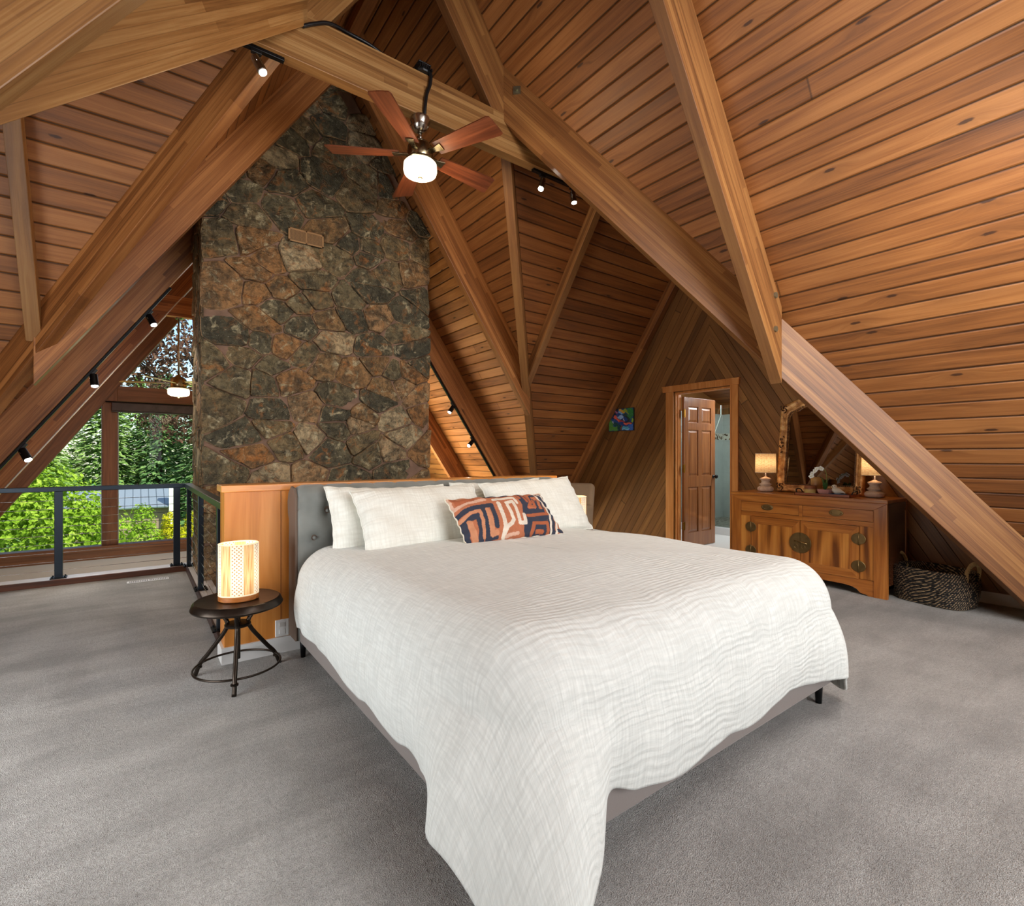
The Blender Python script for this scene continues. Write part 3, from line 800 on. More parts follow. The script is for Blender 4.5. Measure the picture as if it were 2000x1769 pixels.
# headboard: profile swept along x, tufted
HX0, HX1 = .765, 2.825
butt = []
for r_, z in enumerate((.40, .56, .72, .88)):
    for k in range(14):
        x = HX0 + .10 + k * .155 + (.0775 if r_ % 2 else 0)
        if x < HX1 - .05: butt.append((x, z))
def hprof(v):
    # v 0..1 : front bottom -> front top -> scroll over -> back
    s = v * 1.50
    if s < .84: return (3.135, .12 + s)                       # front plane up to z=.96
    a = (s - .84) / .10
    if a < PI + 1.2:
        r_ = .085
        return (3.135 + r_ * .9 - r_ * .9 * math.cos(a * .95) , .96 + r_ * math.sin(a * .95) * .92)
    return (3.30, .9)
b = MB()
def hf(u, v):
    x = HX0 + (HX1 - HX0) * u
    y, z = hprof(v * .80 if v < 1 else .80)
    d = 0
    if z > .2 and v < .75:
        bd = min(((x-bx)**2 + (z-bz)**2) for bx, bz in butt)
        d = .022 * math.exp(-bd / .0009) + .010 * math.exp(-bd / .006)
    # vertical crease lines over the top
    if z > .88:
        fr_ = abs(((x - HX0 - .10 - .0775) / .155) - round((x - HX0 - .10 - .0775) / .155)) * .155
        d += .007 * math.exp(-fr_**2 / .0003)
    ed = min(x - HX0, HX1 - x)
    rd = .03 * math.exp(-ed / .012) if ed < .05 else 0
    zz = z - (rd if z > .9 else 0) - (d * .8 if z > .96 else 0)
    return (x, y + (d if z <= .98 else 0) + rd * .5, zz)
b.grid(hf, 220, 90)
hb = b.build('headboard', UPHM, bed, smooth=True)
b = MB(); b.box((HX0 + .01, 3.16, .12), (HX1 - .01, 3.335, .95)); b.build('headboard_back', TAUPED, bed, bevel=.02)
for s_ in (0, 1):
    b = MB(); xx = HX0 - .012 if s_ == 0 else HX1 - .004
    pr = [(3.14, .12), (3.30, .12), (3.30, .82), (3.325, .86), (3.335, .93), (3.31, .99), (3.25, 1.03), (3.18, 1.02), (3.145, .97)]
    i0 = [b.av((xx, y, z)) for y, z in pr]; i1 = [b.av((xx + .016, y, z)) for y, z in pr]
    b.af(i0); b.af(i1[::-1])
    for k in range(len(pr)): b.af((i0[k], i1[k], i1[(k+1) % len(pr)], i0[(k+1) % len(pr)]))
    b.build('headboard_side', TAUPED, bed, bevel=.006)
for bx, bz in butt:
    if bz < .5 and 1.0 < bx < 2.6: continue
    b = MB(); b.M = trl(bx, 3.153, bz) @ rot('X', PI/2); b.lathe([(.011, -.004), (.011, .003), (.007, .008), (.001, .010)], n=12)
    q = b.build('button', UPHM, hb, smooth=True)
for lo, hi in (((BX0, BYF, .115), (BX0 + .06, BYH, .30)), ((BX1 - .06, BYF, .115), (BX1, BYH, .30)), ((BX0, BYF, .115), (BX1, BYF + .06, .30))):
    b = MB(); b.box(lo, hi); b.build('side_rail', TAUPE, bed, bevel=.012)
b = MB(); b.box((BX0 + .02, BYF + .02, .15), (BX1 - .02, BYH, .34)); b.build('base', TAUPE, bed)
b = MB(); b.box((BX0 + .03, BYF + .03, .34), (BX1 - .03, BYH, .58)); o = b.build('mattress', simple('mattress', lin(226,224,218), .8), bed, bevel=.13); o.modifiers['b'].segments = 4
for x, y in ((.812, 3.20), (2.691, 1.09), (.85, 1.12), (2.691, 3.20)):
    b = MB(); b.tube([(x, y, .13), (x, y, 0)], [.020, .014], 10); b.build('leg', BLACK, bed, smooth=True)

# duvet ------------------------------------------------------------------------------
def muslin(name, c0, c1, sc=150.0, bstr=.35):
    t = NT(name); uv = t.uvc(); x, y, z = t.sep(uv)
    w1 = t.noise(t.comb(t.math('MULTIPLY', x, 3.2), t.math('MULTIPLY', y, 3.2), 0.0), 1.0, 3)
    # crinkle lines running across (constant y), gently wandering
    yy = t.math('ADD', y, t.math('MULTIPLY', w1, .10))
    l1 = t.math('SINE', t.math('MULTIPLY', yy, 2 * PI * 44))
    l1b = t.noise(t.comb(t.math('MULTIPLY', x, 7.0), t.math('MULTIPLY', yy, 70.0), 0.0), 1.0, 3)
    xx = t.math('ADD', x, t.math('MULTIPLY', w1, .05))
    l2 = t.math('SINE', t.math('MULTIPLY', xx, 2 * PI * 85))
    l2b = t.noise(t.comb(t.math('MULTIPLY', xx, 110.0), t.math('MULTIPLY', y, 9.0), 0.0), 1.0, 2)
    m = t.mr(t.noise(t.comb(x, y, 4.0), 1.4, 3), .35, .65, .25, 1)
    h = t.math('ADD', t.math('MULTIPLY', t.math('MULTIPLY', l1, .30), m), t.math('MULTIPLY', l1b, .8))
    h = t.math('ADD', h, t.math('MULTIPLY', t.math('MULTIPLY', l2, .06), m)); h = t.math('ADD', h, t.math('MULTIPLY', l2b, .35))
    col = t.mix(t.mr(t.math('MULTIPLY', l1b, l2b), .15, .38, 0, 1), c0, c1)
    return t.bsdf(col, .85, bump=h, bstr=bstr, bdist=.006, Sheen_Weight=.2)
DUVM = muslin('duvet_muslin', lin(206,210,206), lin(224,228,224), bstr=.55)
PILM = muslin('pillow_muslin', lin(222,222,212), lin(236,237,228), bstr=.28)

def uvlayer(o, fn):
    me = o.data; uv = me.uv_layers.new(name='UVMap'); buf = []
    for l in me.loops:
        u, v = fn(l.vertex_index); buf += [u, v]
    uv.data.foreach_set('uv', buf)

def sstep(a, b_, x):
    t_ = max(0, min(1, (x - a) / (b_ - a))); return t_ * t_ * (3 - 2 * t_)
def bump(x, c, w_): return math.exp(-((x - c) / w_) ** 2)
DX0, DX1, DYF, DYH = .735, 2.775, .995, 3.02
RC = .22
segs = [('L', DYH - (DYF + RC)), ('C1', PI/2 * RC), ('F', (DX1 - DX0) - 2*RC), ('C2', PI/2 * RC), ('R', DYH - (DYF + RC))]
PL = sum(s_[1] for s_ in segs)
c1s = segs[0][1] + segs[1][1]/2; c2s = segs[0][1] + segs[1][1] + segs[2][1] + segs[3][1]/2
def perim(s):
    for nm, L in segs:
        if s <= L or nm == 'R':
            if nm == 'L': return (DX0, DYH - s), (-1, 0)
            if nm == 'C1':
                a = PI + s / RC; return (DX0 + RC + RC*math.cos(a), DYF + RC + RC*math.sin(a)), (math.cos(a), math.sin(a))
            if nm == 'F': return (DX0 + RC + s, DYF), (0, -1)
            if nm == 'C2':
                a = 1.5*PI + s / RC; return (DX1 - RC + RC*math.cos(a), DYF + RC + RC*math.sin(a)), (math.cos(a), math.sin(a))
            return (DX1, DYF + RC + s), (1, 0)
        s -= L
NS, NR = 420, 92
dv = MB(); duv = []
rg = random.Random(5)
fold = [(rg.uniform(0, PL), rg.uniform(.04, .09), rg.uniform(-1, 1)) for _ in range(60)]
for i in range(NS + 1):
    s = PL * i / NS
    (px, py), (nx, ny) = perim(s)
    c1 = bump(s, c1s, .36); c2 = bump(s, c2s, .20)
    hem = .212 + .02*math.sin(s*4.1) + .012*math.sin(s*11.3 + 1)
    hem += .02 + .012 * bump(s, 1.1, .10) + .018 * bump(s, 1.45, .06)
    c1h = sstep(1.84, 2.0, s) * (1 - .5 * sstep(2.02, 2.15, s)) * (1 - sstep(2.17, 2.27, s))
    hem -= .028 * sstep(2.3, 2.4, s)
    hem -= .205 * c1h + .05 * sstep(1.66, 1.80, s) * (1 - sstep(1.84, 2.0, s))
    hem = max(hem - .15 * bump(s, c2s + .04, .10), .02)
    hem += .02 * bump(s, c1s + .46, .10)
    fl_ = .006 + .125 * sstep(1.62, 1.84, s) * (1 - sstep(2.08, 2.32, s)) + .09 * c2
    top = .715
    for j in range(NR + 1):
        q = j / NR
        cy_ = min(max(py, DYF + .95), DYH); cx_ = (DX0 + DX1)/2
        if q < .45:                                  # top
            k = q / .45
            ex, ey = px - nx*.20, py - ny*.20
            if s < segs[0][1] or s > PL - segs[0][1]: ey = py
            X = cx_ + (ex - cx_) * k; Y = cy_ + (ey - cy_) * k
            crown = .026 * math.cos(k * PI / 2) - .012
            Z = top + crown
        elif q < .64:                                # rolled edge
            a = (q - .45) / .19 * PI/2
            rx = .20
            X = px - nx*rx + nx*rx*math.sin(a); Y = py - ny*rx + ny*rx*math.sin(a)
            Z = top - .012 - .21 * (1 - math.cos(a))
            if s < segs[0][1] or s > PL - segs[0][1]: Y = py
        else:
            k = (q - .64) / .36
            z0 = top - .222
            Z = z0 + (hem - z0) * k
            out = fl_ * k ** .8 + .018 * math.sin(k * PI)
            X = px + nx*out; Y = py + ny*out
        # soft undulation everywhere, folds growing toward the hem
        fk = sstep(.50, 1.0, q)
        w_ = 0
        for fs, fw, fa in fold: 
            if abs(s - fs) < .3: w_ += fa * math.exp(-((s - fs) / fw) ** 2)
        am = .008 * fk * (1 + 1.4 * c1 + 1.5 * c2)
        X += nx * w_ * am; Y += ny * w_ * am
        wave = (c1 * (.024 * math.sin((s - c1s) * 15 + .5) + .010 * math.sin((s - c1s) * 31)) + c2 * .016 * math.sin((s - c2s) * 34)) * fk
        X += nx * wave; Y += ny * wave
        zz = .006 * math.sin(X*5.2 + Y*3.1) + .005 * math.sin(X*2.7 - Y*6.3 + 1)
        Z += zz * (1 - sstep(.55, .75, q))
        # settle near the head, puff at the foot
        Z += (-.022 * sstep(1.9, 3.0, Y) + .012 * bump(Y, 1.35, .45)) * (1 - sstep(.5, .7, q))
        dv.av((X, Y, Z)); 
        # sheet coordinates for the crinkle
        if q < .45: duv.append((X, Y))
        elif q < .64:
            ex_ = .21 * a - .21 * math.sin(a); duv.append((X + nx * ex_, Y + ny * ex_))
        else:
            k = .12 + (q - .64) / .36 * .28
            duv.append((X + nx * k, Y + ny * k))
for i in range(NS):
    for j in range(NR):
        a = i * (NR + 1) + j; dv.af((a, a + 1, a + NR + 2, a + NR + 1))
duvet = dv.build('duvet', DUVM, None, smooth=True)
tag(duvet, 'white crinkled muslin duvet spread over the bed and draping to the carpet', 'duvet')
uvlayer(duvet, lambda k: duv[k])
md = duvet.modifiers.new('s', 'SOLIDIFY'); md.thickness = .012; md.offset = -1
# loose turned corner of the duvet at the far foot of the bed
def pillow(name, label, cat, W_, H_, T_, M, mat, group=None, pinch=.07, nu=44, nv=30, seam=True, droop=0.0, seed=1, uvs=1.0):
    rg_ = random.Random(seed); ph = [rg_.uniform(0, 6.28) for _ in range(8)]
    root = thing(name, label, cat, (0, 0, 0), 0, group); root.matrix_world = M
    b_ = MB(); co = []
    def side(sg):
        def f(u, v):
            a = u*2 - 1; c_ = v*2 - 1
            ea = 1 - abs(a)**3.0; ec = 1 - abs(c_)**3.0
            th = max(0, ea)**.55 * max(0, ec)**.55
            x = a * W_/2 * (1 - pinch * (1 - c_*c_)**1.0 * abs(a)**6 * .9)
            y = c_ * H_/2 * (1 - pinch * 1.3 * (1 - a*a) * abs(c_)**6)
            wr = 1 + .07*math.sin(a*5+ph[0])*math.sin(c_*4+ph[1]) + .04*math.sin(a*11+ph[2]+c_*5)
            z = sg * T_/2 * th * wr + droop * a * a
            # little gathers at the edges
            z += .006 * math.sin(a*23+ph[3]) * (1-ec) * (sg*.5+.5) + .005*math.sin(c_*19+ph[4])*(1-ea)
            return (x, y, z)
        return f
    b_.grid(side(1), nu, nv); n1 = len(b_.v); b_.grid(lambda u, v: side(-1)(1-u, v), nu, nv)
    o = b_.build('cover', mat, root, smooth=True)
    uvlayer(o, lambda k: (b_.v[k].x*uvs + seed, b_.v[k].y*uvs))
    if seam:
        b2 = MB(); pts = []
        f = side(1)
        for k in range(nu): pts.append(f(k/nu, 0))
        for k in range(nv): pts.append(f(1, k/nv))
        for k in range(nu): pts.append(f(1-k/nu, 1))
        for k in range(nv): pts.append(f(0, 1-k/nv))
        b2.tube(pts, .0045, 6, closed=True); b2.build('piping', mat, root, smooth=True)
    return root, o
def lean(cx, cy, cz, rz, tilt, roll=0.0):
    # pillow face normal starts +z; tilt 90 = upright facing -y
    return trl(cx, cy, cz) @ rot('Z', rz) @ rot('X', tilt) @ rot('Z', roll)
D = math.radians
pillow('bed_pillow', 'white back pillow against the headboard nearest the wicker table lamp', 'pillow', .80, .46, .15, lean(1.30, 2.995, .812, D(0), D(66), D(-1)), PILM, 'white pillows on the bed', seed=3)
pillow('bed_pillow', 'white back pillow against the headboard, half hidden near the armchair', 'pillow', .82, .46, .15, lean(2.17, 3.0, .820, D(0), D(66), D(1)), PILM, 'white pillows on the bed', seed=4)
pillow('bed_pillow', 'large white front pillow in front of the tufted headboard nearest the stool', 'pillow', .86, .46, .20, lean(1.44, 2.82, .825, D(-1), D(54), D(1.0)), PILM, 'white pillows on the bed', seed=5)
pillow('bed_pillow', 'large white front pillow leaning behind the patterned cushion', 'pillow', .90, .47, .19, lean(2.36, 2.84, .838, D(3), D(57), D(2)), PILM, 'white pillows on the bed', seed=6)
# patterned cushion: pattern strokes held in cushion coordinates
STROKES = [('n',0.076,[(0.668,0.923),(0.687,0.628),(0.584,0.093)]),('n',0.076,[(0.731,0.916),(0.706,0.52),(0.616,0.082)]),('n',0.076,[(0.832,0.924),(0.773,0.506),(0.681,0.061)]),('n',0.076,[(0.902,0.916),(0.84,0.491),(0.758,0.034)]),('n',0.062,[(0.946,0.893),(0.907,0.476),(0.835,0.007)]),('n',0.042,[(0.016,0.555),(0.088,0.632),(0.203,0.674),(0.343,0.7),(0.328,0.53),(0.299,0.239)]),('n',0.05,[(0.251,0.652),(0.229,0.395),(0.188,0.055)]),('n',0.049,[(0.026,0.393),(0.107,0.48),(0.18,0.496),(0.163,0.258),(0.124,0.014)]),('n',0.05,[(0.048,0.433),(0.033,0.217),(0.018,0.002)]),('n',0.028,[(0.175,0.059),(0.28,0.066)]),('s',0.028,[(0.024,0.452),(0.127,0.581),(0.208,0.597),(0.203,0.401),(0.158,0.079)]),('s',0.049,[(0.089,0.395),(0.087,0.247),(0.081,0.042)]),('s',0.042,[(0.283,0.6),(0.264,0.357),(0.242,0.116),(0.287,0.134)]),('p',0.031,[(0.01,0.978),(0.012,0.847),(0.02,0.715),(0.121,0.791),(0.318,0.852)]),('d',0.052,[(0.063,0.959),(0.067,0.841),(0.208,0.902)]),('s',0.026,[(0.095,0.939),(0.217,0.947)]),('n',0.028,[(0.342,0.929),(0.438,0.912)]),('n',0.025,[(0.469,0.925),(0.572,0.907)]),('d',0.025,[(0.577,0.898),(0.628,0.901)]),('c',0.026,[(0.388,0.813),(0.499,0.832),(0.598,0.829),(0.606,0.693)]),('c',0.038,[(0.418,0.721),(0.399,0.436),(0.375,0.203),(0.342,0.055)]),('c',0.033,[(0.35,0.084),(0.391,0.199),(0.453,0.262),(0.486,0.335),(0.49,0.531),(0.494,0.71),(0.564,0.741),(0.568,0.615),(0.55,0.419),(0.534,0.249),(0.589,0.242),(0.614,0.421)]),('p',0.021,[(0.369,0.062),(0.493,0.088)]),('d',0.029,[(0.651,0.907),(0.656,0.804)]),('d',0.029,[(0.698,0.911),(0.713,0.71)]),('d',0.032,[(0.748,0.897),(0.75,0.686),(0.707,0.572),(0.775,0.576),(0.785,0.716)]),('r',0.026,[(0.731,0.916),(0.832,0.924)]),('r',0.029,[(0.805,0.802),(0.87,0.811),(0.838,0.545),(0.821,0.549),(0.828,0.781)]),('n',0.018,[(0.826,0.727),(0.81,0.569)]),('d',0.032,[(0.648,0.387),(0.792,0.404),(0.872,0.402),(0.912,0.713),(0.898,0.899)]),('d',0.032,[(0.629,0.061),(0.669,0.211),(0.825,0.208),(0.803,0.018)]),('d',0.025,[(0.675,0.063),(0.751,0.063)]),('r',0.014,[(0.697,0.574),(0.77,0.542)]),('c',0.025,[(0.864,0.939),(0.908,0.696),(0.904,0.403),(0.841,0.032)]),('n',0.032,[(0.909,0.916),(0.928,0.692),(0.99,0.625)]),('c',0.021,[(0.919,0.961),(0.952,0.855),(0.973,0.703)]),('n',0.024,[(0.982,0.983),(0.993,0.85)]),('p',0.018,[(0.841,0.959),(0.993,0.972)]),('c',0.024,[(0.924,0.582),(0.995,0.586)]),('n',0.031,[(0.945,0.522),(1.006,0.48),(0.982,0.195),(0.985,0.025)]),('n',0.031,[(0.946,0.466),(0.879,0.045),(0.891,0.041)]),('c',0.025,[(0.961,0.407),(0.956,0.296),(0.913,0.014)]),('n',0.031,[(0.938,0.061),(0.989,0.014)])]
CC = {'n': (.018,.032,.062), 's': (.62,.27,.14), 'p': (.72,.45,.33), 'd': (.42,.115,.045), 'c': (.80,.72,.60), 'r': (.50,.165,.075)}
root, cov = pillow('lumbar_cushion', 'oblong cushion with a rust, navy and cream maze pattern on the duvet', 'cushion', .765, .34, .13, lean(1.865, 2.555, .825, D(2), D(47), D(0)), None or simple('tmp', (1,1,1,1)), nu=210, nv=100, seed=9, pinch=.05)
t = NT('kuba_pattern'); at = t.n('Attribute', attribute_name='paint')
nz = t.noise(t.obj(), 380.0, 2); n2 = t.noise(t.obj(), 30.0, 3)
colr = t.mix(t.mr(n2, .3, .7, .22, 0), at.outputs['Color'], (.1,.05,.03,1))
KUBA = t.bsdf(colr, .9, bump=nz, bstr=.35, bdist=.003)
CREAM = simple('cushion_back', lin(222,214,196), .9, bump_sc=200)
cov.data.materials.clear(); cov.data.materials.append(KUBA); cov.data.materials.append(CREAM)
nf = 210 * 100
cov.data.polygons.foreach_set('material_index', [0]*nf + [1]*(len(cov.data.polygons)-nf))
for ch_ in root.children:
    if ch_.name.startswith('piping'): ch_.data.materials.clear(); ch_.data.materials.append(CREAM)
ca = cov.data.color_attributes.new('paint', 'FLOAT_COLOR', 'POINT'); buf = []
AS = .765/.34
for vtx in cov.data.vertices:
    u = vtx.co.x/.765 + .5; v = vtx.co.y/.34 + .5
    col = CC['r']
    for c_, w_, pl in STROKES:
        best = 9
        for (ax, ay), (bx, by) in zip(pl, pl[1:]):
            dx, dy = bx-ax, (by-ay)/AS; px_, py_ = u-ax, (v-ay)/AS
            L2 = dx*dx+dy*dy or 1e-9; tt = max(0, min(1, (px_*dx+py_*dy)/L2))
            dd = (px_-dx*tt)**2 + (py_-dy*tt)**2
            if dd < best: best = dd
        if best < (w_/2)**2: col = CC[c_]
    buf += [col[0], col[1], col[2], 1]
ca.data.foreach_set('color', buf)

# ------------------------------------------------------------------ side stool and wicker lamps
SEATI = thing('iron_stool', 'round dark iron stool table with tripod legs beside the partition', 'side table', (.45, 3.115, 0), D(8))
b = MB(); b.lathe([(.02, .385), (.205, .385), (.222, .392), (.226, .40), (.214, .428), (.205, .434), (.19, .431), (.02, .430)], n=56); b.build('tabletop', IRON, SEATI, smooth=True, sharp=.6)
b = MB(); b.lathe([(.03, .285), (.064, .285), (.066, .295), (.06, .302), (.03, .304)], n=24); b.build('hub', IRON, SEATI, smooth=True, sharp=.6)
b = MB(); b.tube([(0, 0, .40), (0, 0, .105)], .013, 12); b.build('screw_post', IRON, SEATI, smooth=True)
for a in (-110, 12, 132):
    ca_, sa_ = math.cos(D(a)), math.sin(D(a))
    pr = [(.125, .388), (.085, .34), (.058, .295), (.075, .25), (.115, .195), (.17, .125), (.215, .07), (.245, 0)]
    b = MB(); b.tube([Vector((r_*ca_, r_*sa_, z)) for r_, z in [(p.x, p.y) for p in catmull([(x, y, 0) for x, y in pr], 4)]], .0115, 10)
    q = b.build('leg', IRON, SEATI, smooth=True)
    b = MB(); b.M = trl(.225*ca_, .225*sa_, .052); b.lathe([(.012, -.006), (.019, -.004), (.019, .004), (.012, .006)], n=14); b.build('foot_collar', IRON, q)
b = MB(); b.tube([(.212*math.cos(k*PI/32), .212*math.sin(k*PI/32), .072) for k in range(64)], .006, 8, closed=True); b.build('foot_ring', IRON, SEATI, smooth=True)

def wicker_mat(kind):
    t = NT('wicker_' + kind); uv = t.uvc(); x, y, z = t.sep(uv)
    if kind == 'lattice':
        a = t.math('ADD', t.math('MULTIPLY', x, 52.0), t.math('MULTIPLY', y, 52.0)); c_ = t.math('SUBTRACT', t.math('MULTIPLY', x, 52.0), t.math('MULTIPLY', y, 52.0))
        fa = t.math('ABSOLUTE', t.math('SUBTRACT', t.math('FRACT', a), .5)); fc = t.math('ABSOLUTE', t.math('SUBTRACT', t.math('FRACT', c_), .5))
        hole = t.math('MULTIPLY', t.math('LESS_THAN', fa, .24), t.math('LESS_THAN', fc, .24))
        col = t.mix(hole, lin(232,222,200), lin(190,140,80)); es = t.mix(hole, (.78,.62,.44,1), (.34,.15,.04,1))
    else:
        n1 = t.noise(t.comb(t.math('MULTIPLY', x, 330.0), t.math('MULTIPLY', y, 6.0), 0.0), 1.0, 2)
        f = t.mr(n1, .35, .65, 0, 1)
        col = t.mix(f, lin(196,140,76), lin(240,206,150)); es = t.mix(f, (.40,.15,.03,1), (1.0,.62,.26,1))
    g = t.sep(t.n('TexCoord').outputs['Object'])[2]
    bright = t.mr(t.math('ABSOLUTE', t.math('SUBTRACT', g, .145)), 0, .17, .95, .22, True)
    return t.bsdf(col, .7, Emission_Color=es, Emission_Strength=bright)
WL, WS = wicker_mat('lattice'), wicker_mat('strand')
WRIM = simple('lamp_rim', lin(236,224,196), .7, Emission_Color=(.8,.6,.35,1), Emission_Strength=.4)
LAMPB = wood_mat('lamp_base_wood', lin(120,66,26), lin(166,98,44), lin(200,134,70), .35, .8, 'X')
def wicker_lamp(label, loc, rz):
    r = thing('wicker_lamp', label, 'table lamp', loc, rz, 'lit wicker table lamps')
    RX, RY, H0, H1 = .096, .080, .03, .305
    b = MB(); b.lathe([(.985, 0), (1.03, .004), (1.03, .026), (.98, .030)], n=48, sx=RX, sy=RY); b.build('base', LAMPB, r, smooth=True, sharp=.6)
    N = 10
    for k in range(N):
        a0, a1 = 2*PI*k/N, 2*PI*(k+1)/N
        b = MB(); pts = []
        def f(u, v):
            a = a0 + (a1-a0)*u; return (RX*math.cos(a), RY*math.sin(a), H0 + (H1-H0)*v)
        b.grid(f, 6, 4); q = b.build('shade_panel', WL if k % 2 else WS, r, smooth=True)
        uvlayer(q, lambda i: ((a0 + (a1-a0)*((i//5)/6))*.09, H0 + (H1-H0)*((i%5)/4)))
    for k in range(N):
        a = 2*PI*k/N; b = MB(); b.tube([(RX*1.01*math.cos(a), RY*1.01*math.sin(a), H0), (RX*1.01*math.cos(a), RY*1.01*math.sin(a), H1)], .0022, 6); b.build('shade_rib', WRIM, r)
    for z in (H0 + .002, H1):
        b = MB(); b.tube([(RX*math.cos(k*PI/24), RY*math.sin(k*PI/24), z) for k in range(48)], .004, 6, closed=True); b.build('shade_rim', WRIM, r, smooth=True)
    b = MB(); b.lathe([(.002, .075), (.02, .085), (.03, .12), (.024, .15), (.012, .17), (.002, .175)], n=16); b.build('bulb', emis('bulb_glow', (1, .75, .42, 1), 22), r, smooth=True)
    b = MB(); b.tube([(0, 0, .03), (0, 0, .08)], .014, 10); b.build('socket', BLACKP, r)
    return r
wicker_lamp('lit wicker table lamp on the round iron stool', (.452, 3.10, .432), D(-14))
# bedside table on the far side of the bed
ns = thing('nightstand', 'small dark nightstand on the far side of the bed under a wicker lamp', 'nightstand', (3.04, 3.13, 0))
DWOOD = wood_mat('dark_wood', lin(50,28,16), lin(76,44,26), lin(104,66,40), .4, .8, 'X')
b = MB(); b.box((-.2, -.19, .53), (.2, .19, .562)); b.build('top', DWOOD, ns, bevel=.004)
b = MB(); b.box((-.18, -.17, .38), (.18, .17, .53)); b.build('drawer_box', DWOOD, ns, bevel=.003)
for sx in (-.17, .17):
    for sy in (-.16, .16):
        b = MB(); b.tube([(sx, sy, .39), (sx, sy, 0)], [.018, .012], 8); b.build('leg', DWOOD, ns)
wicker_lamp('lit wicker table lamp peeking out beyond the far pillow', (3.015, 3.13, .562), D(10))

# ------------------------------------------------------------------ armchair behind the bed
BEIGE = simple('beige_fabric', lin(150,124,96), .9, bump_sc=160, bstr=.3, var=.08)
ac = thing('armchair', 'beige upholstered armchair in the dormer behind the bed', 'armchair', (4.02, 4.62, 0), D(-62))
def cushion_box(lo, hi, r_=.05):
    b_ = MB(); b_.box(lo, hi); return b_
for nm, lo, hi in (('seat', (-.34, -.34, .24), (.34, .30, .46)), ('armrest', (-.44, -.36, .20), (-.32, .34, .62)), ('armrest', (.32, -.36, .20), (.44, .34, .62))):
    b = MB(); b.box(lo, hi); o = b.build(nm, BEIGE, ac, bevel=.04); o.modifiers['b'].segments = 4
b = MB(); b.box((-.42, .0, 0), (.42, .13, .56)); o = b.build('backrest', BEIGE, ac, M=trl(0, .26, .34) @ rot('X', D(-14)), bevel=.05); o.modifiers['b'].segments = 4
b = MB(); b.box((-.16, -.05, 0), (.16, .06, .30)); o = b.build('back_cushion', BEIGE, ac, M=trl(-.22, .20, .62) @ rot('X', D(-14)) @ rot('Y', D(18)), bevel=.045); o.modifiers['b'].segments = 4
for sx in (-.36, .36):
    for sy in (-.30, .30):
        b = MB(); b.tube([(sx, sy, .24), (sx, sy, 0)], [.024, .016], 8); b.build('leg', DWOOD, ac)
# ------------------------------------------------------------------ sideboard cabinet
ELM = wood_mat('elm_cabinet', lin(104,56,20), lin(166,98,38), lin(204,136,64), .28, .55, 'Y', coat=.35)
ELMZ = wood_mat('elm_cabinet_upright', lin(104,56,20), lin(166,98,38), lin(204,136,64), .28, .55, 'Z', coat=.35)
ELMP = wood_mat('elm_door_panel', lin(108,58,18), lin(176,108,42), lin(212,144,66), .28, .5, 'Z', coat=.35, ringy=.17)
ELMD = wood_mat('elm_dark', lin(44,22,10), lin(72,38,20), lin(100,56,30), .25, .55, 'Z', coat=.4)
FX, BKX, Y0, Y1, HT = 5.071, 5.56, 1.521, 2.905, .838
cab = thing('sideboard', 'antique elm sideboard cabinet with round brass lock plate under the gilt mirror', 'cabinet', (FX, Y0, 0))
L = Y1 - Y0; Dp = BKX - FX
b = MB(); b.box((-.006, -.006, HT - .03), (Dp, L + .006, HT)); b.build('top', ELM, cab, bevel=.006)
def yq(y): return y - Y0
# mitred front frame
b = MB(); zt, zi = HT - .03, .748
def prism(b_, quad, x0, x1):
    b_.hexa([(x0, quad[0][0], quad[0][1]), (x0, quad[1][0], quad[1][1]), (x0, quad[2][0], quad[2][1]), (x0, quad[3][0], quad[3][1]),
             (x1, quad[0][0], quad[0][1]), (x1, quad[1][0], quad[1][1]), (x1, quad[2][0], quad[2][1]), (x1, quad[3][0], quad[3][1])])
b = MB(); prism(b, [(.0, zt), (.10, zi), (L - .10, zi), (L, zt)], 0, .035); b.build('top_rail', ELM, cab, bevel=.0015)
b = MB(); prism(b, [(0, 0), (.10, 0), (.10, zi - .001), (0, zt - .001)], 0, .035); b.build('corner_post', ELMZ, cab, bevel=.0015)
b = MB(); prism(b, [(L, 0), (L - .10, 0), (L - .10, zi - .001), (L, zt - .001)], 0, .035); b.build('corner_post', ELMZ, cab, bevel=.0015)
b = MB(); b.box((.006, .10, .60), (.03, L - .10, .642)); b.box((.006, .10, zi - .004), (.03, L - .10, zi + .002)); b.box((.003, .678, .60), (.03, .710, .746)); b.build('drawer_rail', ELM, cab, bevel=.002)
for y_ in (.10, L - .208):
    b = MB(); b.box((.008, y_, .14), (.03, y_ + .108, .60)); b.build('front_panel', ELMP, cab, bevel=.002)
# shaped apron
b = MB(); pr = [(.10, .0), (.135, 0), (.16, .012), (.20, .018), (.225, .045), (.26, .062), (.33, .072), (L/2, .078)]
pr = pr + [(L - y, z) for y, z in pr[-2::-1]]
for (ya, za), (yb, zb) in zip(pr, pr[1:]):
    prism(b, [(ya, za), (yb, zb), (yb, .138), (ya, .138)], .006, .028)
b.build('apron', ELM, cab)
b = MB(); b.box((.03, 0, .08), (Dp, .02, HT - .03)); b.box((.03, L - .02, .08), (Dp, L, HT - .03)); b.box((Dp - .02, 0, .08), (Dp, L, HT - .03)); b.box((.03, 0, .08), (Dp, L, .11))
b.build('carcass', ELMD, cab, bevel=.002)
for y in (0, L - .035):
    b = MB(); b.box((Dp - .045, y - .004, 0), (Dp, y + .039, HT - .03)); b.build('rear_post', ELMZ, cab, bevel=.003)
b = MB(); b.box((.035, -.004, HT - .11), (Dp - .04, .02, HT - .035)); b.build('side_rail', ELMD, cab, bevel=.003)
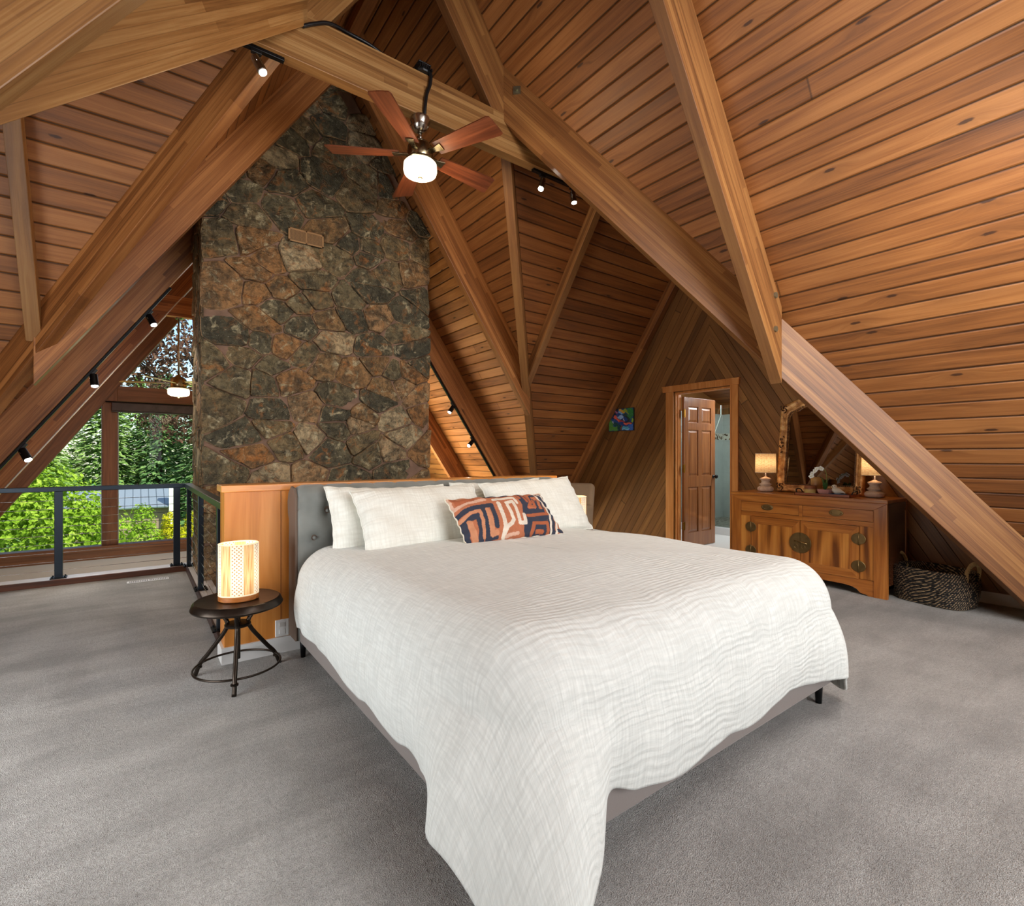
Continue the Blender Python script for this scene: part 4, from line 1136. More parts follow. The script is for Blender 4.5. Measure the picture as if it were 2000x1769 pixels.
def bail(parent, y, z, w_):
    b = MB(); b.M = trl(0, y, z) @ rot('Y', -PI/2)
    b.lathe([(1, 0), (1, .003), (.9, .005), (.4, .004)], n=28, sx=.030, sy=w_)
    q = b.build('backplate', BRASSD, parent, smooth=True, sharp=.5)
    b = MB(); b.tube([(-.012, y + w_*.75*math.cos(a), z + .004 + .020*math.sin(a)) for a in [PI + k*PI/12 for k in range(13)]], .004, 6)
    b.build('bail_handle', BRASSD, q, smooth=True)
    for s_ in (-1, 1):
        b = MB(); b.lathe([(.001, -.006), (.007, -.003), (.007, .004), (.001, .006)], c=(-.010, y + s_*w_*.72, z + .004), n=8); b.build('boss', BRASSD, q, smooth=True)
for (ya, yb) in ((.712, L - .102), (.102, .676)):
    d_ = thing('drawer', None, None, (0, 0, 0)); d_.parent = cab
    b = MB(); b.box((.004, ya, .645), (.03, yb, .742)); b.build('drawer_front', ELM, d_, bevel=.003)
    bail(d_, (ya + yb)/2 + (.01 if ya > .5 else -.0), .700, .058)
cab_doors = []
for sgn, (ya, yb) in ((1, (.698, L - .212)), (-1, (.210, .693))):
    d_ = thing('cabinet_door', None, None, (0, 0, 0)); d_.parent = cab
    za, zb = .138, .597; fw = .072
    for nm_, mt_, qd_ in (('door_rail', ELM, [(ya, za), (yb, za), (yb - fw, za + fw), (ya + fw, za + fw)]), ('door_rail', ELM, [(ya, zb), (yb, zb), (yb - fw, zb - fw), (ya + fw, zb - fw)]),
                          ('door_stile', ELMZ, [(ya, za), (ya + fw, za + fw), (ya + fw, zb - fw), (ya, zb)]), ('door_stile', ELMZ, [(yb, za), (yb - fw, za + fw), (yb - fw, zb - fw), (yb, zb)])):
        b = MB(); prism(b, qd_, .0, .03); b.build(nm_, mt_, d_, bevel=.0012, recalc=True)
    b = MB(); b.box((.005, ya + fw, za + fw), (.025, yb - fw, zb - fw)); b.build('door_panel', ELMP, d_)
    # half of the round lock plate
    b = MB(); yc = .6955; R = .098; n = 20; zc = .388
    arc = [(yc + sgn * (.0015 + (R) * math.sin(k*PI/n)), zc + R * math.cos(k*PI/n)) for k in range(n + 1)]
    i0 = [b.av((-.001, y, z)) for y, z in arc]; i1 = [b.av((-.006, yc + (y - yc)*.97, zc + (z - zc)*.97)) for y, z in arc]
    b.af(i0); b.af(i1[::-1])
    for k in range(n): b.af((i0[k], i1[k], i1[k+1], i0[k+1]))
    b.build('lock_plate', BRASSD, d_, recalc=True)
    b = MB(); b.tube([(-.009, yc + sgn*(.032 + .016*math.cos(a)), zc - .038 + .018*math.sin(a)) for a in [k*PI/8 for k in range(16)]], .0025, 6, closed=True); b.build('ring_pull', BRASSD, d_, smooth=True)
b = MB(); b.tube([(-.012, .69 + .055, .402), (-.014, .69, .400), (-.014, .69 - .04, .392), (-.012, .69 - .062, .384)], [.003, .004, .007, .004], 8)
b.build('lock_pin', simple('polished_brass', lin(196,168,116), .2, 1.0), cab, smooth=True)
for yh in (.211, L - .210):
    for zh in (.489, .250):
        b = MB(); b.M = trl(-.001, yh, zh) @ rot('Y', -PI/2); b.lathe([(1, 0), (1, .003), (.94, .005), (.2, .005)], n=26, sx=.050, sy=.056)
        q = b.build('hinge_plate', BRASSD, cab, smooth=True, sharp=.5)
        b = MB(); b.tube([(-.007, yh, zh - .055), (-.007, yh, zh + .055)], .005, 8); b.build('hinge_barrel', BRASSD, q, smooth=True)

# ------------------------------------------------------------------ mirror
def gilt():
    t = NT('gilt_frame'); o = t.obj()
    n = t.noise(o, 18.0, 4, .6); n2 = t.noise(o, 60.0, 3)
    col = t.ramp(n, [(.3, lin(120,72,34)), (.5, lin(190,136,76)), (.68, lin(222,180,120))])
    return t.bsdf(col, .38, .35, bump=t.math('ADD', n, t.math('MULTIPLY', n2, .5)), bstr=.5, bdist=.01)
GILT = gilt(); GILTD = simple('gilt_dark', lin(92,66,48), .4, .5, var=.3)
MZ = HT + .002; MY0, MY1, MH = 1.815, 2.61, 1.0
mir = thing('gilt_mirror', 'tall ornate gilt framed mirror leaning on the diagonal wall above the cabinet', 'mirror', (5.50, 0, MZ))
mir.rotation_euler = (0, D(7), 0); mir.location = (5.46, 0, MZ)
fwid = .088
yc_ = (MY0 + MY1)/2; hwid = (MY1 - MY0)/2
def outline(off):
    # closed outline in (y, z): straight sides, corners scooped up to an arched crest
    w_ = hwid - off; pts = [(yc_ - w_, off), (yc_ + w_, off)]
    tz = MH - off
    pts += [(yc_ + w_, tz - .13), (yc_ + w_ - .02, tz - .085), (yc_ + w_ - .07, tz - .07)]
    for k in range(0, 17):
        a = k/16; y = yc_ + (w_ - .09) * (1 - 2*a); pts.append((y, tz - .06 + .06*math.sin(a*PI)**.7))
    pts += [(yc_ - w_ + .07, tz - .07), (yc_ - w_ + .02, tz - .085), (yc_ - w_, tz - .13)]
    return pts
prof = [(0, 0), (0, -.035), (.012, -.05), (.03, -.045), (.05, -.03), (.062, -.038), (.074, -.028), (.088, -.012), (.088, 0)]
b = MB(); loops = []
for off, x in prof: loops.append([b.av((x, y, z)) for y, z in outline(off)])
for a_, c_ in zip(loops, loops[1:]): b.bridge(a_, c_)
b.build('frame', GILT, mir, smooth=True, recalc=True)
b = MB(); ol_ = outline(.080); 
for (ya, za), (yb, zb) in zip(ol_, ol_[1:] + ol_[:1]):
    Ls = math.hypot(yb-ya, zb-za); n = max(1, int(Ls/.016))
    for k in range(n):
        a = (k + .5)/n; y, z = ya+(yb-ya)*a, za+(zb-za)*a
        b.box((-.030, y-.0052, z-.0052), (-.018, y+.0052, z+.0052))
b.build('beaded_edge', GILTD, mir)
b = MB(); b.poly([(-.008, y, z) for y, z in outline(.085)])
MIRR = simple('mirror_glass', (.34, .34, .35, 1), .015, 1.0)
b.build('mirror_glass', MIRR, mir)
b = MB(); b.poly([(.002, y, z) for y, z in outline(.0)]); b.build('backing', DWOOD, mir)
rg = random.Random(4)
for cy_, cz_ in ((MY1 - .045, .05), (MY0 + .045, .05), (MY1 - .04, MH - .13), (MY0 + .04, MH - .13), (MY1 - .035, .50), (MY0 + .035, .50), (yc_, MH - .02)):
    b = MB()
    for k in range(9):
        a = k*2.4; r_ = .006 + .004*k
        v = abs(cz_ - .5) < .01
        p0 = Vector((-.045, cy_ + r_*math.cos(a)*(.5 if v else 1), cz_ + r_*math.sin(a)*(2.6 if v else 1)))
        p1 = p0 + Vector((-.012, .012*math.cos(a+1.2), .018*math.sin(a+1.2)))
        p2 = p1 + Vector((.006, .012*math.cos(a+2.4), .014*math.sin(a+2.4)))
        b.tube([p0, p1, p2], [.004, .006, .003], 6)
    b.build('carved_scroll', GILTD, mir, smooth=True)

# ------------------------------------------------------------------ table lamps
SHADE = NT('burlap_shade'); uv = SHADE.uvc(); x_, y_, z_ = SHADE.sep(uv)
w1 = SHADE.math('SINE', SHADE.math('MULTIPLY', x_, 620.0)); w2 = SHADE.math('SINE', SHADE.math('MULTIPLY', y_, 700.0))
wn_ = SHADE.noise(SHADE.comb(SHADE.math('MULTIPLY', x_, 40.0), SHADE.math('MULTIPLY', y_, 160.0), 0.0), 1.0, 3)
wf = SHADE.math('ADD', SHADE.math('MULTIPLY', SHADE.math('ADD', w1, w2), .12), wn_)
oz = SHADE.sep(SHADE.obj())[2]
hot = SHADE.mr(SHADE.math('ABSOLUTE', SHADE.math('SUBTRACT', oz, .31)), 0, .10, 2.1, .75, True)
SHM = SHADE.bsdf(SHADE.mix(SHADE.mr(wf, .3, .75, 0, 1), lin(170,120,70), lin(226,184,130)), .8,
                 Emission_Color=SHADE.mix(SHADE.mr(wf, .3, .75, 0, 1), (.42,.19,.06,1), (.82,.46,.18,1)), Emission_Strength=hot)
BLEACH = wood_mat('bleached_wood', lin(160,132,110), lin(196,172,150), lin(222,204,186), .6, .7, 'X')
def turned_lamp(label, loc, rz, sc=1.0):
    r = thing('turned_lamp', label, 'table lamp', loc, rz, 'turned wood lamps on the sideboard'); r.scale = (sc, sc, sc)
    b = MB(); b.lathe([(.052, 0), (.070, .006), (.080, .022), (.078, .040), (.060, .055), (.040, .063), (.058, .072), (.060, .080), (.045, .088), (.040, .096), (.038, .110), (.050, .124), (.056, .130), (.052, .138), (.024, .150), (.008, .158)], n=36)
    b.build('base', BLEACH, r, smooth=True)
    b = MB(); b.tube([(0, 0, .155), (0, 0, .21)], .006, 10); b.build('stem', WHITE, r, smooth=True)
    b = MB(); b.lathe([(.100, .20), (.0975, .40)], n=48, cap=False); q = b.build('shade', SHM, r, smooth=True)
    uvlayer(q, lambda k: ((k % 48)/48*.62, (k//48)*.2)); q.modifiers.new('s', 'SOLIDIFY').thickness = .002
    for z, rr in ((.20, .1005), (.40, .098)):
        b = MB(); b.tube([(rr*math.cos(k*PI/24), rr*math.sin(k*PI/24), z) for k in range(48)], .0022, 6, closed=True); b.build('shade_trim', BLEACH, q)
    b = MB(); b.lathe([(.002, .24), (.018, .26), (.028, .30), (.02, .33), (.002, .345)], n=12); b.build('bulb', emis('bulb_soft', (1, .8, .55, 1), 8), r, smooth=True)
    return r
turned_lamp('lit burlap shade lamp standing on the sideboard beside the doorway', (5.35, 2.685, HT + .001), 0)
turned_lamp('lit burlap shade lamp on the sideboard partly hidden by the long beam', (5.35, 1.70, HT + .001), 1.0)

# ------------------------------------------------------------------ tray and small things
TRX = 5.24
tray = thing('serving_tray', 'wooden tray with dark handles on the sideboard in front of the mirror', 'tray', (TRX, 2.06, HT + .001))
TRW = wood_mat('tray_wood', lin(90,42,22), lin(134,68,36), lin(168,92,50), .3, .6, 'Y', coat=.3)
b = MB(); b.box((-.10, -.235, 0), (.10, .235, .012)); b.box((-.105, -.24, 0), (-.095, .24, .022)); b.box((.095, -.24, 0), (.105, .24, .022)); b.box((-.105, -.24, 0), (.105, -.23, .022)); b.box((-.105, .23, 0), (.105, .24, .022)); b.build('board', TRW, tray, bevel=.002)
for s_ in (-1, 1):
    b = MB(); b.tube(catmull([(-.06, s_*.235, .02), (-.05, s_*.245, .045), (0, s_*.25, .055), (.05, s_*.245, .045), (.06, s_*.235, .02)], 4), .006, 8); b.build('handle', BLACKP, tray, smooth=True)
TZ = HT + .0135
def candle_mat(nm, bands):
    t = NT(nm); z = t.sep(t.obj())[2]
    z = t.math('ADD', z, t.math('MULTIPLY', t.noise(t.obj(), 30.0, 2), .006))
    return t.bsdf(t.ramp(t.math('MULTIPLY', z, 6.0), bands), .45)
CM1 = candle_mat('candle_tall', [(0, lin(150,96,44)), (.3, lin(176,124,62)), (.5, lin(140,90,44)), (.8, lin(190,146,84))])
CM2 = candle_mat('candle_short', [(0, lin(206,180,112)), (.25, lin(200,166,92)), (.32, lin(130,74,40)), (.5, lin(150,84,48))])
def candle(label, loc, r_, h_, m):
    c_ = thing('pillar_candle', label, 'candle', loc, 0, 'pillar candles on the tray')
    b = MB(); b.lathe([(r_*.96, 0), (r_, .004), (r_, h_ - .004), (r_*.95, h_), (r_*.5, h_ - .004), (.002, h_ - .006)], n=28); b.build('wax', m, c_, smooth=True, sharp=.7)
    b = MB(); b.tube([(0, 0, h_ - .008), (.001, 0, h_ + .008)], .0012, 5); b.build('wick', BLACKP, c_)
candle('tall banded tan candle at the back of the tray', (TRX + .055, 2.165, TZ), .047, .160, CM1)
candle('short amber and brown candle at the front of the tray', (TRX - .045, 2.178, TZ), .050, .078, CM2)
orc = thing('potted_orchid', 'white orchid in a small pink bowl on the tray', 'orchid', (TRX - .03, 2.055, TZ))
PINK = simple('pink_glaze', lin(196,140,132), .3)
b = MB(); b.lathe([(.035, 0), (.055, .012), (.064, .035), (.066, .048), (.060, .048), (.055, .036), (.01, .034)], n=32); b.build('bowl', PINK, orc, smooth=True, sharp=.8)
GREEN = simple('orchid_green', lin(52,96,44), .4); STEMG = simple('orchid_stem', lin(140,160,80), .5)
for a, ln, up in ((.3, .09, .10), (2.2, .07, .13), (3.6, .08, .08), (5.0, .07, .12)):
    b = MB()
    def lf(u, v):
        w_ = .020*math.sin(u*PI)**.7*(v-.5)*2; r_ = ln*u*.6; z = .035 + up*math.sin(u*1.9)
        return (r_*math.cos(a) - w_*math.sin(a), r_*math.sin(a) + w_*math.cos(a), z - abs(v-.5)*.008)
    b.grid(lf, 10, 4); b.build('leaf', GREEN, orc, smooth=True, solid=.002)
st_ = catmull([(0, 0, .03), (0, -.012, .12), (-.01, -.016, .19), (-.015, 0, .235), (-.02, .04, .25), (-.02, .085, .215), (-.02, .105, .17)], 6)
b = MB(); b.tube(st_, .0028, 6); b.build('stem', STEMG, orc, smooth=True)
PET = simple('orchid_petal', lin(240,240,230), .6, Emission_Color=(1,1,1,1), Emission_Strength=.05); PETC = simple('orchid_centre', lin(200,190,90), .6)
for k, i in enumerate((20, 23, 26, 29, 32, 35, 36)):
    p = st_[i]; b = MB(); b2 = MB()
    fc = trl(p.x - .012, p.y + .004*(-1)**k, p.z - .004) @ rot('Y', -1.3 + .2*math.sin(k*2)) @ rot('Z', k*1.1)
    b.M = fc
    for m in range(5):
        a = m*2*PI/5
        def pf_(u, v):
            r_ = .021*u; w_ = .0105*math.sin(u*PI*.9+.15)*(v-.5)*2
            return (r_*math.cos(a)-w_*math.sin(a), r_*math.sin(a)+w_*math.cos(a), .006*u*u)
        b.grid(pf_, 5, 2)
    q = b.build('flower', PET, orc, smooth=True, solid=.001)
    b2.M = fc; b2.lathe([(.001, .0), (.004, .003), (.003, .008), (.001, .010)], n=8); b2.build('flower_centre', PETC, q)
brd = thing('bird_figurine', 'small white ceramic bird figurine resting on a blue cloth on the tray', 'figurine', (TRX - .03, 1.945, TZ))
b = MB(); b.tube(catmull([(0, .045, .030), (0, .03, .038), (0, 0, .038), (0, -.035, .030), (0, -.06, .020)], 5), [.004, .012, .018, .022, .026, .029, .030, .031, .031, .030, .029, .027, .024, .020, .016, .012, .010, .008, .006, .005, .003], 14)
b.build('body', simple('ceramic_white', lin(226,220,206), .3), brd, smooth=True)
b = MB(); b.M = trl(0, .030, .072); b.lathe([(.002, -.022), (.018, -.016), (.024, 0), (.019, .016), (.008, .023), (.001, .025)], n=18); b.build('head', bpy.data.materials['ceramic_white'], brd, smooth=True)
b = MB(); b.tube([(-.018, .036, .072), (-.034, .040, .068)], [.006, .001], 8); b.build('beak', simple('beak', lin(196,150,70), .5), brd)
b = MB()
for s_ in (-1, 1): b.tube([(-.020, .030 + s_*.010, .080), (-.024, .030 + s_*.010, .080)], .003, 8)
b.build('eyes', BLACKP, brd)
cl = MB(); cl.grid(lambda u, v: ((u-.5)*.09, (v-.5)*.12, .004 + .008*abs(math.sin(u*7+v*5))), 16, 18)
o = cl.build('folded_cloth', simple('blue_cloth', lin(38,88,140), .8), None, smooth=True, solid=.003); o.location = (TRX - .055, 1.935, TZ)
tag(o, 'small crumpled blue cloth under the bird figurine on the tray', 'cloth')

# ------------------------------------------------------------------ woven basket
bk = thing('woven_basket', 'black and natural woven basket with seagrass handles on the carpet by the sideboard', 'basket', (5.33, 1.27, 0), D(-14))
def weave():
    t = NT('basket_weave'); uv = t.uvc(); x, y, z = t.sep(uv)
    row = t.math('FLOOR', y); fy = t.math('FRACT', y)
    a = t.math('FRACT', t.math('ADD', t.math('MULTIPLY', x, 62.0), t.math('ADD', t.math('MULTIPLY', fy, -1.0), t.math('MULTIPLY', row, .37))))
    nz = t.noise(t.comb(t.math('MULTIPLY', x, 62.0), y, 0.0), .9, 2)
    m = t.math('MULTIPLY', t.math('GREATER_THAN', a, .66), t.math('GREATER_THAN', nz, .46))
    e = t.math('ABSOLUTE', t.math('SUBTRACT', a, .5))
    col = t.mix(m, lin(24,22,21), lin(170,146,114))
    return t.bsdf(col, .7, bump=e, bstr=.8, bdist=.008)
WV = weave()
def se(a, hx, hy, p=3.2):
    c_, s_ = math.cos(a), math.sin(a); return (hx*abs(c_)**(2/p)*(1 if c_ >= 0 else -1), hy*abs(s_)**(2/p)*(1 if s_ >= 0 else -1))
NRW, NA = 17, 96; BHt = .285
b = MB(); rings = []; vinfo = []
def brow(k, r_, inner=False):
    return
pr = []
for k in range(NRW):
    for m in range(6):
        ph = m/6; h = (k + ph)/NRW; bulge = .0075*math.sin(ph*PI)
        wd = .245 + .035*math.sin(min(1, h*1.15)*PI*.62) - .012*h; dp = .175 + .030*math.sin(min(1, h*1.15)*PI*.62) - .008*h
        pr.append((wd + bulge, dp + bulge, h*BHt + .002, k + ph))
pin = [(w_ - .022, d_ - .022, z, r_) for w_, d_, z, r_ in pr[::-6]]
allp = [(.01, .01, .004, 0)] + [(pr[0][0]*.9, pr[0][1]*.9, .001, 0)] + pr + [(pr[-1][0] - .01, pr[-1][1] - .01, BHt + .004, NRW)] + pin + [(pin[-1][0]*.8, pin[-1][1]*.8, .012, 0), (.01, .01, .012, 0)]
for hx, hy, z, r_ in allp:
    rg_ = []
    for k in range(NA):
        x, y = se(2*PI*k/NA, hy, hx); rg_.append(b.av((x, y, z))); vinfo.append((k/NA, r_))
    rings.append(rg_)
for a_, c_ in zip(rings, rings[1:]): b.bridge(a_, c_)
o = b.build('body', WV, bk, smooth=True)
me = o.data; uv = me.uv_layers.new(name='UVMap'); buf = []
for p in me.polygons:
    us = [vinfo[v][0] for v in p.vertices]; wrap = max(us) - min(us) > .5
    for v in p.vertices:
        u = vinfo[v][0]; buf += [u + (1 if wrap and u < .5 else 0), vinfo[v][1]]
uv.data.foreach_set('uv', buf)
SG = simple('seagrass', lin(186,158,108), .8, bump_sc=120, bstr=.6, var=.2)
for s_ in (-1, 1):
    pth = catmull([(-.075, s_*.255, .235), (-.085, s_*.262, .30), (-.05, s_*.27, .352), (0, s_*.272, .366), (.05, s_*.27, .352), (.085, s_*.262, .30), (.075, s_*.255, .235)], 8)
    b = MB(); b.tube(pth, .013, 10)
    for q_ in range(2):
        hel = []
        for k, p in enumerate(pth):
            for m in range(3):
                kk = k + m/3; p2 = pth[min(k+1, len(pth)-1)]; pp = p.lerp(p2, m/3); a = kk*1.35 + q_*PI
                hel.append(pp + Vector((.012*math.cos(a)*.6, .013*math.cos(a), .012*math.sin(a))))
        b.tube(hel, .0052, 5)
    b.build('handle', SG, bk, smooth=True)

# ------------------------------------------------------------------ painting
pt = thing('wall_painting', 'small colourful abstract canvas with blue, green and coral strokes on the diagonal wall', 'painting', (XWR - .001, 4.913, 1.738))
b = MB(); b.box((-.02, -.232, -.162), (0, .232, .162)); b.build('canvas_edge', simple('canvas_dark', lin(20,36,46), .7), pt)
b = MB(); NU, NV = 92, 64
b.grid(lambda u, v: (-.0205, .228 - .456*u, -.158 + .316*v), NU, NV)
o = b.build('painted_canvas', None or simple('tmp2', (1,1,1,1)), pt)
PST = [((.02,.07,.30), .5, [(.1,.9),(.5,.5),(.9,.1)]), ((.01,.02,.05), .20, [(.02,.9),(.2,.75),(.3,.95)]), ((.02,.04,.10), .12, [(.05,.7),(.2,.62)]), ((.35,.60,.95), .10, [(.38,.62),(.55,.66),(.5,.55)]), ((.25,.50,.85), .08, [(.42,.85),(.52,.78)]),
    ((.42,.14,.30), .07, [(.24,.93),(.32,.85)]), ((.75,.42,.05), .12, [(.48,.94),(.62,.85)]), ((.30,.42,.03), .12, [(.66,.92),(.80,.80)]), ((.03,.25,.06), .20, [(.85,.95),(.95,.70),(.82,.62)]), ((.02,.05,.05), .10, [(.66,.72),(.80,.50),(.84,.40)]),
    ((.10,.32,.05), .20, [(.04,.40),(.10,.12),(.30,.10)]), ((.35,.60,.05), .06, [(.95,.50),(.97,.38)]), ((.01,.08,.08), .14, [(.22,.35),(.45,.20),(.42,.05)]), ((.10,.50,.70), .14, [(.62,.12),(.75,.12)]), ((.05,.18,.65), .18, [(.90,.20),(.88,.06)]), ((.30,.65,.95), .05, [(.58,.06),(.82,.05)]),
    ((.25,.08,.05), .05, [(.52,.22),(.50,.06)]), ((.75,.80,.85), .025, [(.60,.55),(.66,.44)]), ((.02,.03,.06), .09, [(.24,.66),(.48,.46),(.72,.36),(.92,.34)]),
    ((.85,.14,.09), .105, [(.25,.66),(.30,.58),(.42,.47)]), ((.50,.05,.04), .055, [(.42,.46),(.60,.40)]), ((.85,.17,.10), .075, [(.64,.33),(.76,.29),(.88,.32)]), ((.70,.80,.85), .03, [(.17,.46),(.19,.38)])]
ca = o.data.color_attributes.new('paint', 'FLOAT_COLOR', 'POINT'); buf = []; rg = random.Random(2)
for i in range(NU + 1):
    for j in range(NV + 1):
        u, v = i/NU, j/NV; uu = u + .018*math.sin(v*31+u*9); vv = v + .022*math.sin(u*27+v*6)
        col = (.02, .10, .22)
        for c_, w_, pl in PST:
            for (ax, ay), (bx, by) in zip(pl, pl[1:]):
                dx, dy = bx-ax, by-ay; tt = max(0, min(1, ((uu-ax)*dx+(vv-ay)*dy)/(dx*dx+dy*dy)))
                if math.hypot(uu-ax-dx*tt, vv-ay-dy*tt) < w_/2: col = c_
        k = rg.uniform(.75, 1.25); buf += [min(1, col[0]*k), min(1, col[1]*k), min(1, col[2]*k), 1]
ca.data.foreach_set('color', buf)
t = NT('oil_paint'); at = t.n('Attribute', attribute_name='paint')
nn = t.noise(t.obj(), 50.0, 4, .6, 2.0)
PM = t.bsdf(t.mix(t.mr(nn, .55, .75, 0, .35), at.outputs['Color'], (.5,.7,.9,1)), .35, bump=nn, bstr=.5, bdist=.004)
o.data.materials.clear(); o.data.materials.append(PM)

# ------------------------------------------------------------------ ceiling fans
FANW = wood_mat('fan_blade_wood', lin(64,30,18), lin(104,54,32), lin(140,80,50), .32, .8, 'X', coat=.2)
OPAL = NT('opal_glass'); lw_ = OPAL.n('LayerWeight', {0: .35}).outputs['Facing']
OPALM = OPAL.bsdf((.9,.88,.82,1), .3, Emission_Color=(1,.83,.60,1), Emission_Strength=OPAL.mr(lw_, 0, 1, 3.2, .9))
FBODY = simple('fan_brass', lin(156,142,112), .25, 1.0)
def fan(label, loc, a0, rod, R_=.67, wood=FANW):
    r = thing('ceiling_fan', label, 'ceiling fan', loc, 0, None)
    # origin at the blade plane
    b = MB(); b.lathe([(.072, rod), (.074, rod - .02), (.060, rod - .045), (.058, rod - .06), (.064, rod - .066), (.050, rod - .09), (.022, rod - .105)], n=32); b.build('canopy', NICKEL, r, smooth=True, sharp=.7)
    b = MB(); b.tube([(0, 0, .10), (0, 0, rod - .095)], .012, 12); b.build('downrod', NICKEL, r, smooth=True)
    b = MB(); b.lathe([(.02, .115), (.03, .10), (.075, .075), (.092, .05), (.096, .0), (.096, -.03), (.088, -.045), (.11, -.05), (.116, -.062), (.11, -.07)], n=40); b.build('motor_housing', FBODY, r, smooth=True, sharp=.7)
    b = MB(); b.lathe([(.114, -.068), (.123, -.078), (.125, -.125), (.118, -.148), (.090, -.163), (.04, -.170), (.001, -.171)], n=44, cap=False); b.build('glass_shade', OPALM, r, smooth=True)
    b = MB(); b.lathe([(.016, -.172), (.018, -.178), (.010, -.186), (.001, -.188)], n=16); b.build('finial', FBODY, r, smooth=True)
    for k in range(5):
        a = a0 + k*2*PI/5; M_ = rot('Z', a) @ rot('X', D(-13))
        b = MB()
        def bf(u, v):
            x = .155 + (R_ - .155)*u; w_ = .058 + .030*u
            tip = 1 - max(0, (u-.97)/.03)**2*.12
            return (x + .018*(v-.5)*u, w_*(v*2-1)*tip, .004*math.sin(v*PI))
        b.grid(bf, 24, 8); bl = b.build('blade', wood, r, M=M_, solid=.008)
        b = MB(); b.box((.085, -.022, -.010), (.135, .022, .004)); b.hexa([(.125,-.016,-.010),(.205,-.034,-.008),(.205,.034,-.008),(.125,.016,-.010),(.125,-.016,-.003),(.205,-.034,-.003),(.205,.034,-.003),(.125,.016,-.003)])
        b.build('blade_bracket', FBODY, bl, bevel=.002)
    return r
fan('five blade wooden ceiling fan with lit opal bowl hanging from the tie beam', (1.715, YR, 3.475), D(77), .268)
fan('second ceiling fan with a lit bowl seen beyond the railing near the window wall', (.46, 8.0, 2.17), D(20), .95, .62, simple('fan_pale', lin(196,196,130), .4))
# junction box and conduit on the tie beam
jb = thing('junction_box', 'black junction box on top of the tie beam above the fan', 'junction box', (1.72, YR - .02, 4.062))
b = MB(); b.lathe([(.055, 0), (.06, .01), (.06, .045), (.05, .06), (.02, .062)], n=10)
for k in range(7): b.box((-.05+.016*k, -.065, .01+.006*(k%3)), (-.042+.016*k, .0, .03+.008*(k%2)))
b.build('box', BLACKP, jb)
b = MB(); b.box((-.05, -.05, .055), (.05, .05, .066)); b.build('lid', BLACKP, jb, bevel=.004)
cb = MB(); ya = YR - W/2 - .022
cb.tube(catmull([(1.745, YR - .04, 4.10), (1.768, ya, 4.06), (1.762, ya, 3.98), (1.735, ya, 3.90), (1.722, ya, 3.80), (1.722, YR - .05, 3.72), (1.72, YR - .015, 3.70)], 6), .013, 10)
tag(cb.build('black_conduit', BLACKP, None, smooth=True), 'black flexible conduit dropping from the junction box to the fan', 'conduit')
cb = MB(); cb.tube(catmull([(.86, ya, 3.96), (.93, ya, 4.01), (1.03, ya + .01, 4.07), (1.17, YR - .02, 4.098), (1.32, YR - .01, 4.10), (1.44, YR, 4.082), (1.58, YR, 4.075), (1.68, YR, 4.085)], 6), .012, 10)
tag(cb.build('black_cable', BLACKP, None, smooth=True), 'thick black cable looping along the top of the tie beam', 'cable')

# ------------------------------------------------------------------ track lights
def track(label, A, B, heads, aim, can=BLACK, hs=1.0, drop=.055):
    A = Vector(A); B = Vector(B); x = (B-A).normalized(); L_ = (B-A).length
    h = Vector((x.x, x.y, 0)); h = h.normalized() if h.length > .1 else Vector((1,0,0)); y = Vector((-h.y, h.x, 0)); z = x.cross(y)
    r = thing('track_light', label, 'track light', A)
    M_ = Matrix((x, y, z)).transposed().to_4x4(); r.matrix_world = trl(*A) @ M_
    Mi = r.matrix_world.inverted()
    b = MB(); b.box((0, -.018, -.022), (L_, .018, 0)); b.build('track', BLACK, r, bevel=.003)
    for k, hx in enumerate(heads):
        am = Vector(aim[k]).normalized()
        base = A + x*hx - z*.022 if z.z > 0 else A + x*hx
        base = r.matrix_world @ Vector((hx, 0, -.022))
        piv = base + Vector((0, 0, -drop)) + am * .01
        b = MB(); b.box((hx - .03, -.014, -.042), (hx + .03, .014, -.02)); hd = b.build('adapter', BLACKP, r, bevel=.003)
        # everything else in world space, moved into the head
        def put(bb, nm, mt, **kw):
            o_ = bb.build(nm, mt, hd, **kw); o_.matrix_local = Mi; return o_
        b = MB(); b.tube([base, piv], .006, 8); put(b, 'arm', NICKEL, smooth=True)
        u_ = am.cross(Vector((0, 0, 1))).normalized(); w_ = am.cross(u_)
        b = MB(); c0 = piv - am*.03*hs
        rr = [(-.0, .020), (.004, .027), (.10, .030), (.104, .026)]
        rings = [b.ring(c0 + am*d*hs, u_, w_, q*hs, 18) for d, q in rr]
        for a_, c_ in zip(rings, rings[1:]): b.bridge(a_, c_)
        b.af(rings[0][::-1]); b.af(rings[-1]); put(b, 'can', can, smooth=True, sharp=.7)
        b = MB(); rings = [b.ring(c0 + am*d*hs, u_, w_, q*hs, 16) for d, q in ((.1035, .024), (.112, .022), (.117, .012))]
        for a_, c_ in zip(rings, rings[1:]): b.bridge(a_, c_)
        b.af(rings[-1]); put(b, 'lens', LENS, smooth=True)
        pts = [piv + u_*.032*hs*math.cos(a) + am*.03*math.sin(a) for a in [k_*PI/8 for k_ in range(9)]]
        b = MB(); b.tube(pts, .003, 6); put(b, 'yoke', NICKEL)
        ld = bpy.data.lights.new('spot', 'SPOT'); ld.energy = SPOTW; ld.color = (1, .86, .68); ld.spot_size = D(75); ld.spot_blend = .6; ld.shadow_soft_size = .03
        lo = bpy.data.objects.new('spot_lamp', ld); C.objects.link(lo); lo.location = c0 + am*.14*hs; ld.energy = SPOTW * (2.6 if 'pair' in label or 'two heads' in label else 1.3); lo.rotation_euler = am.to_track_quat('-Z', 'Y').to_euler()
    return r
SPOTW = 14
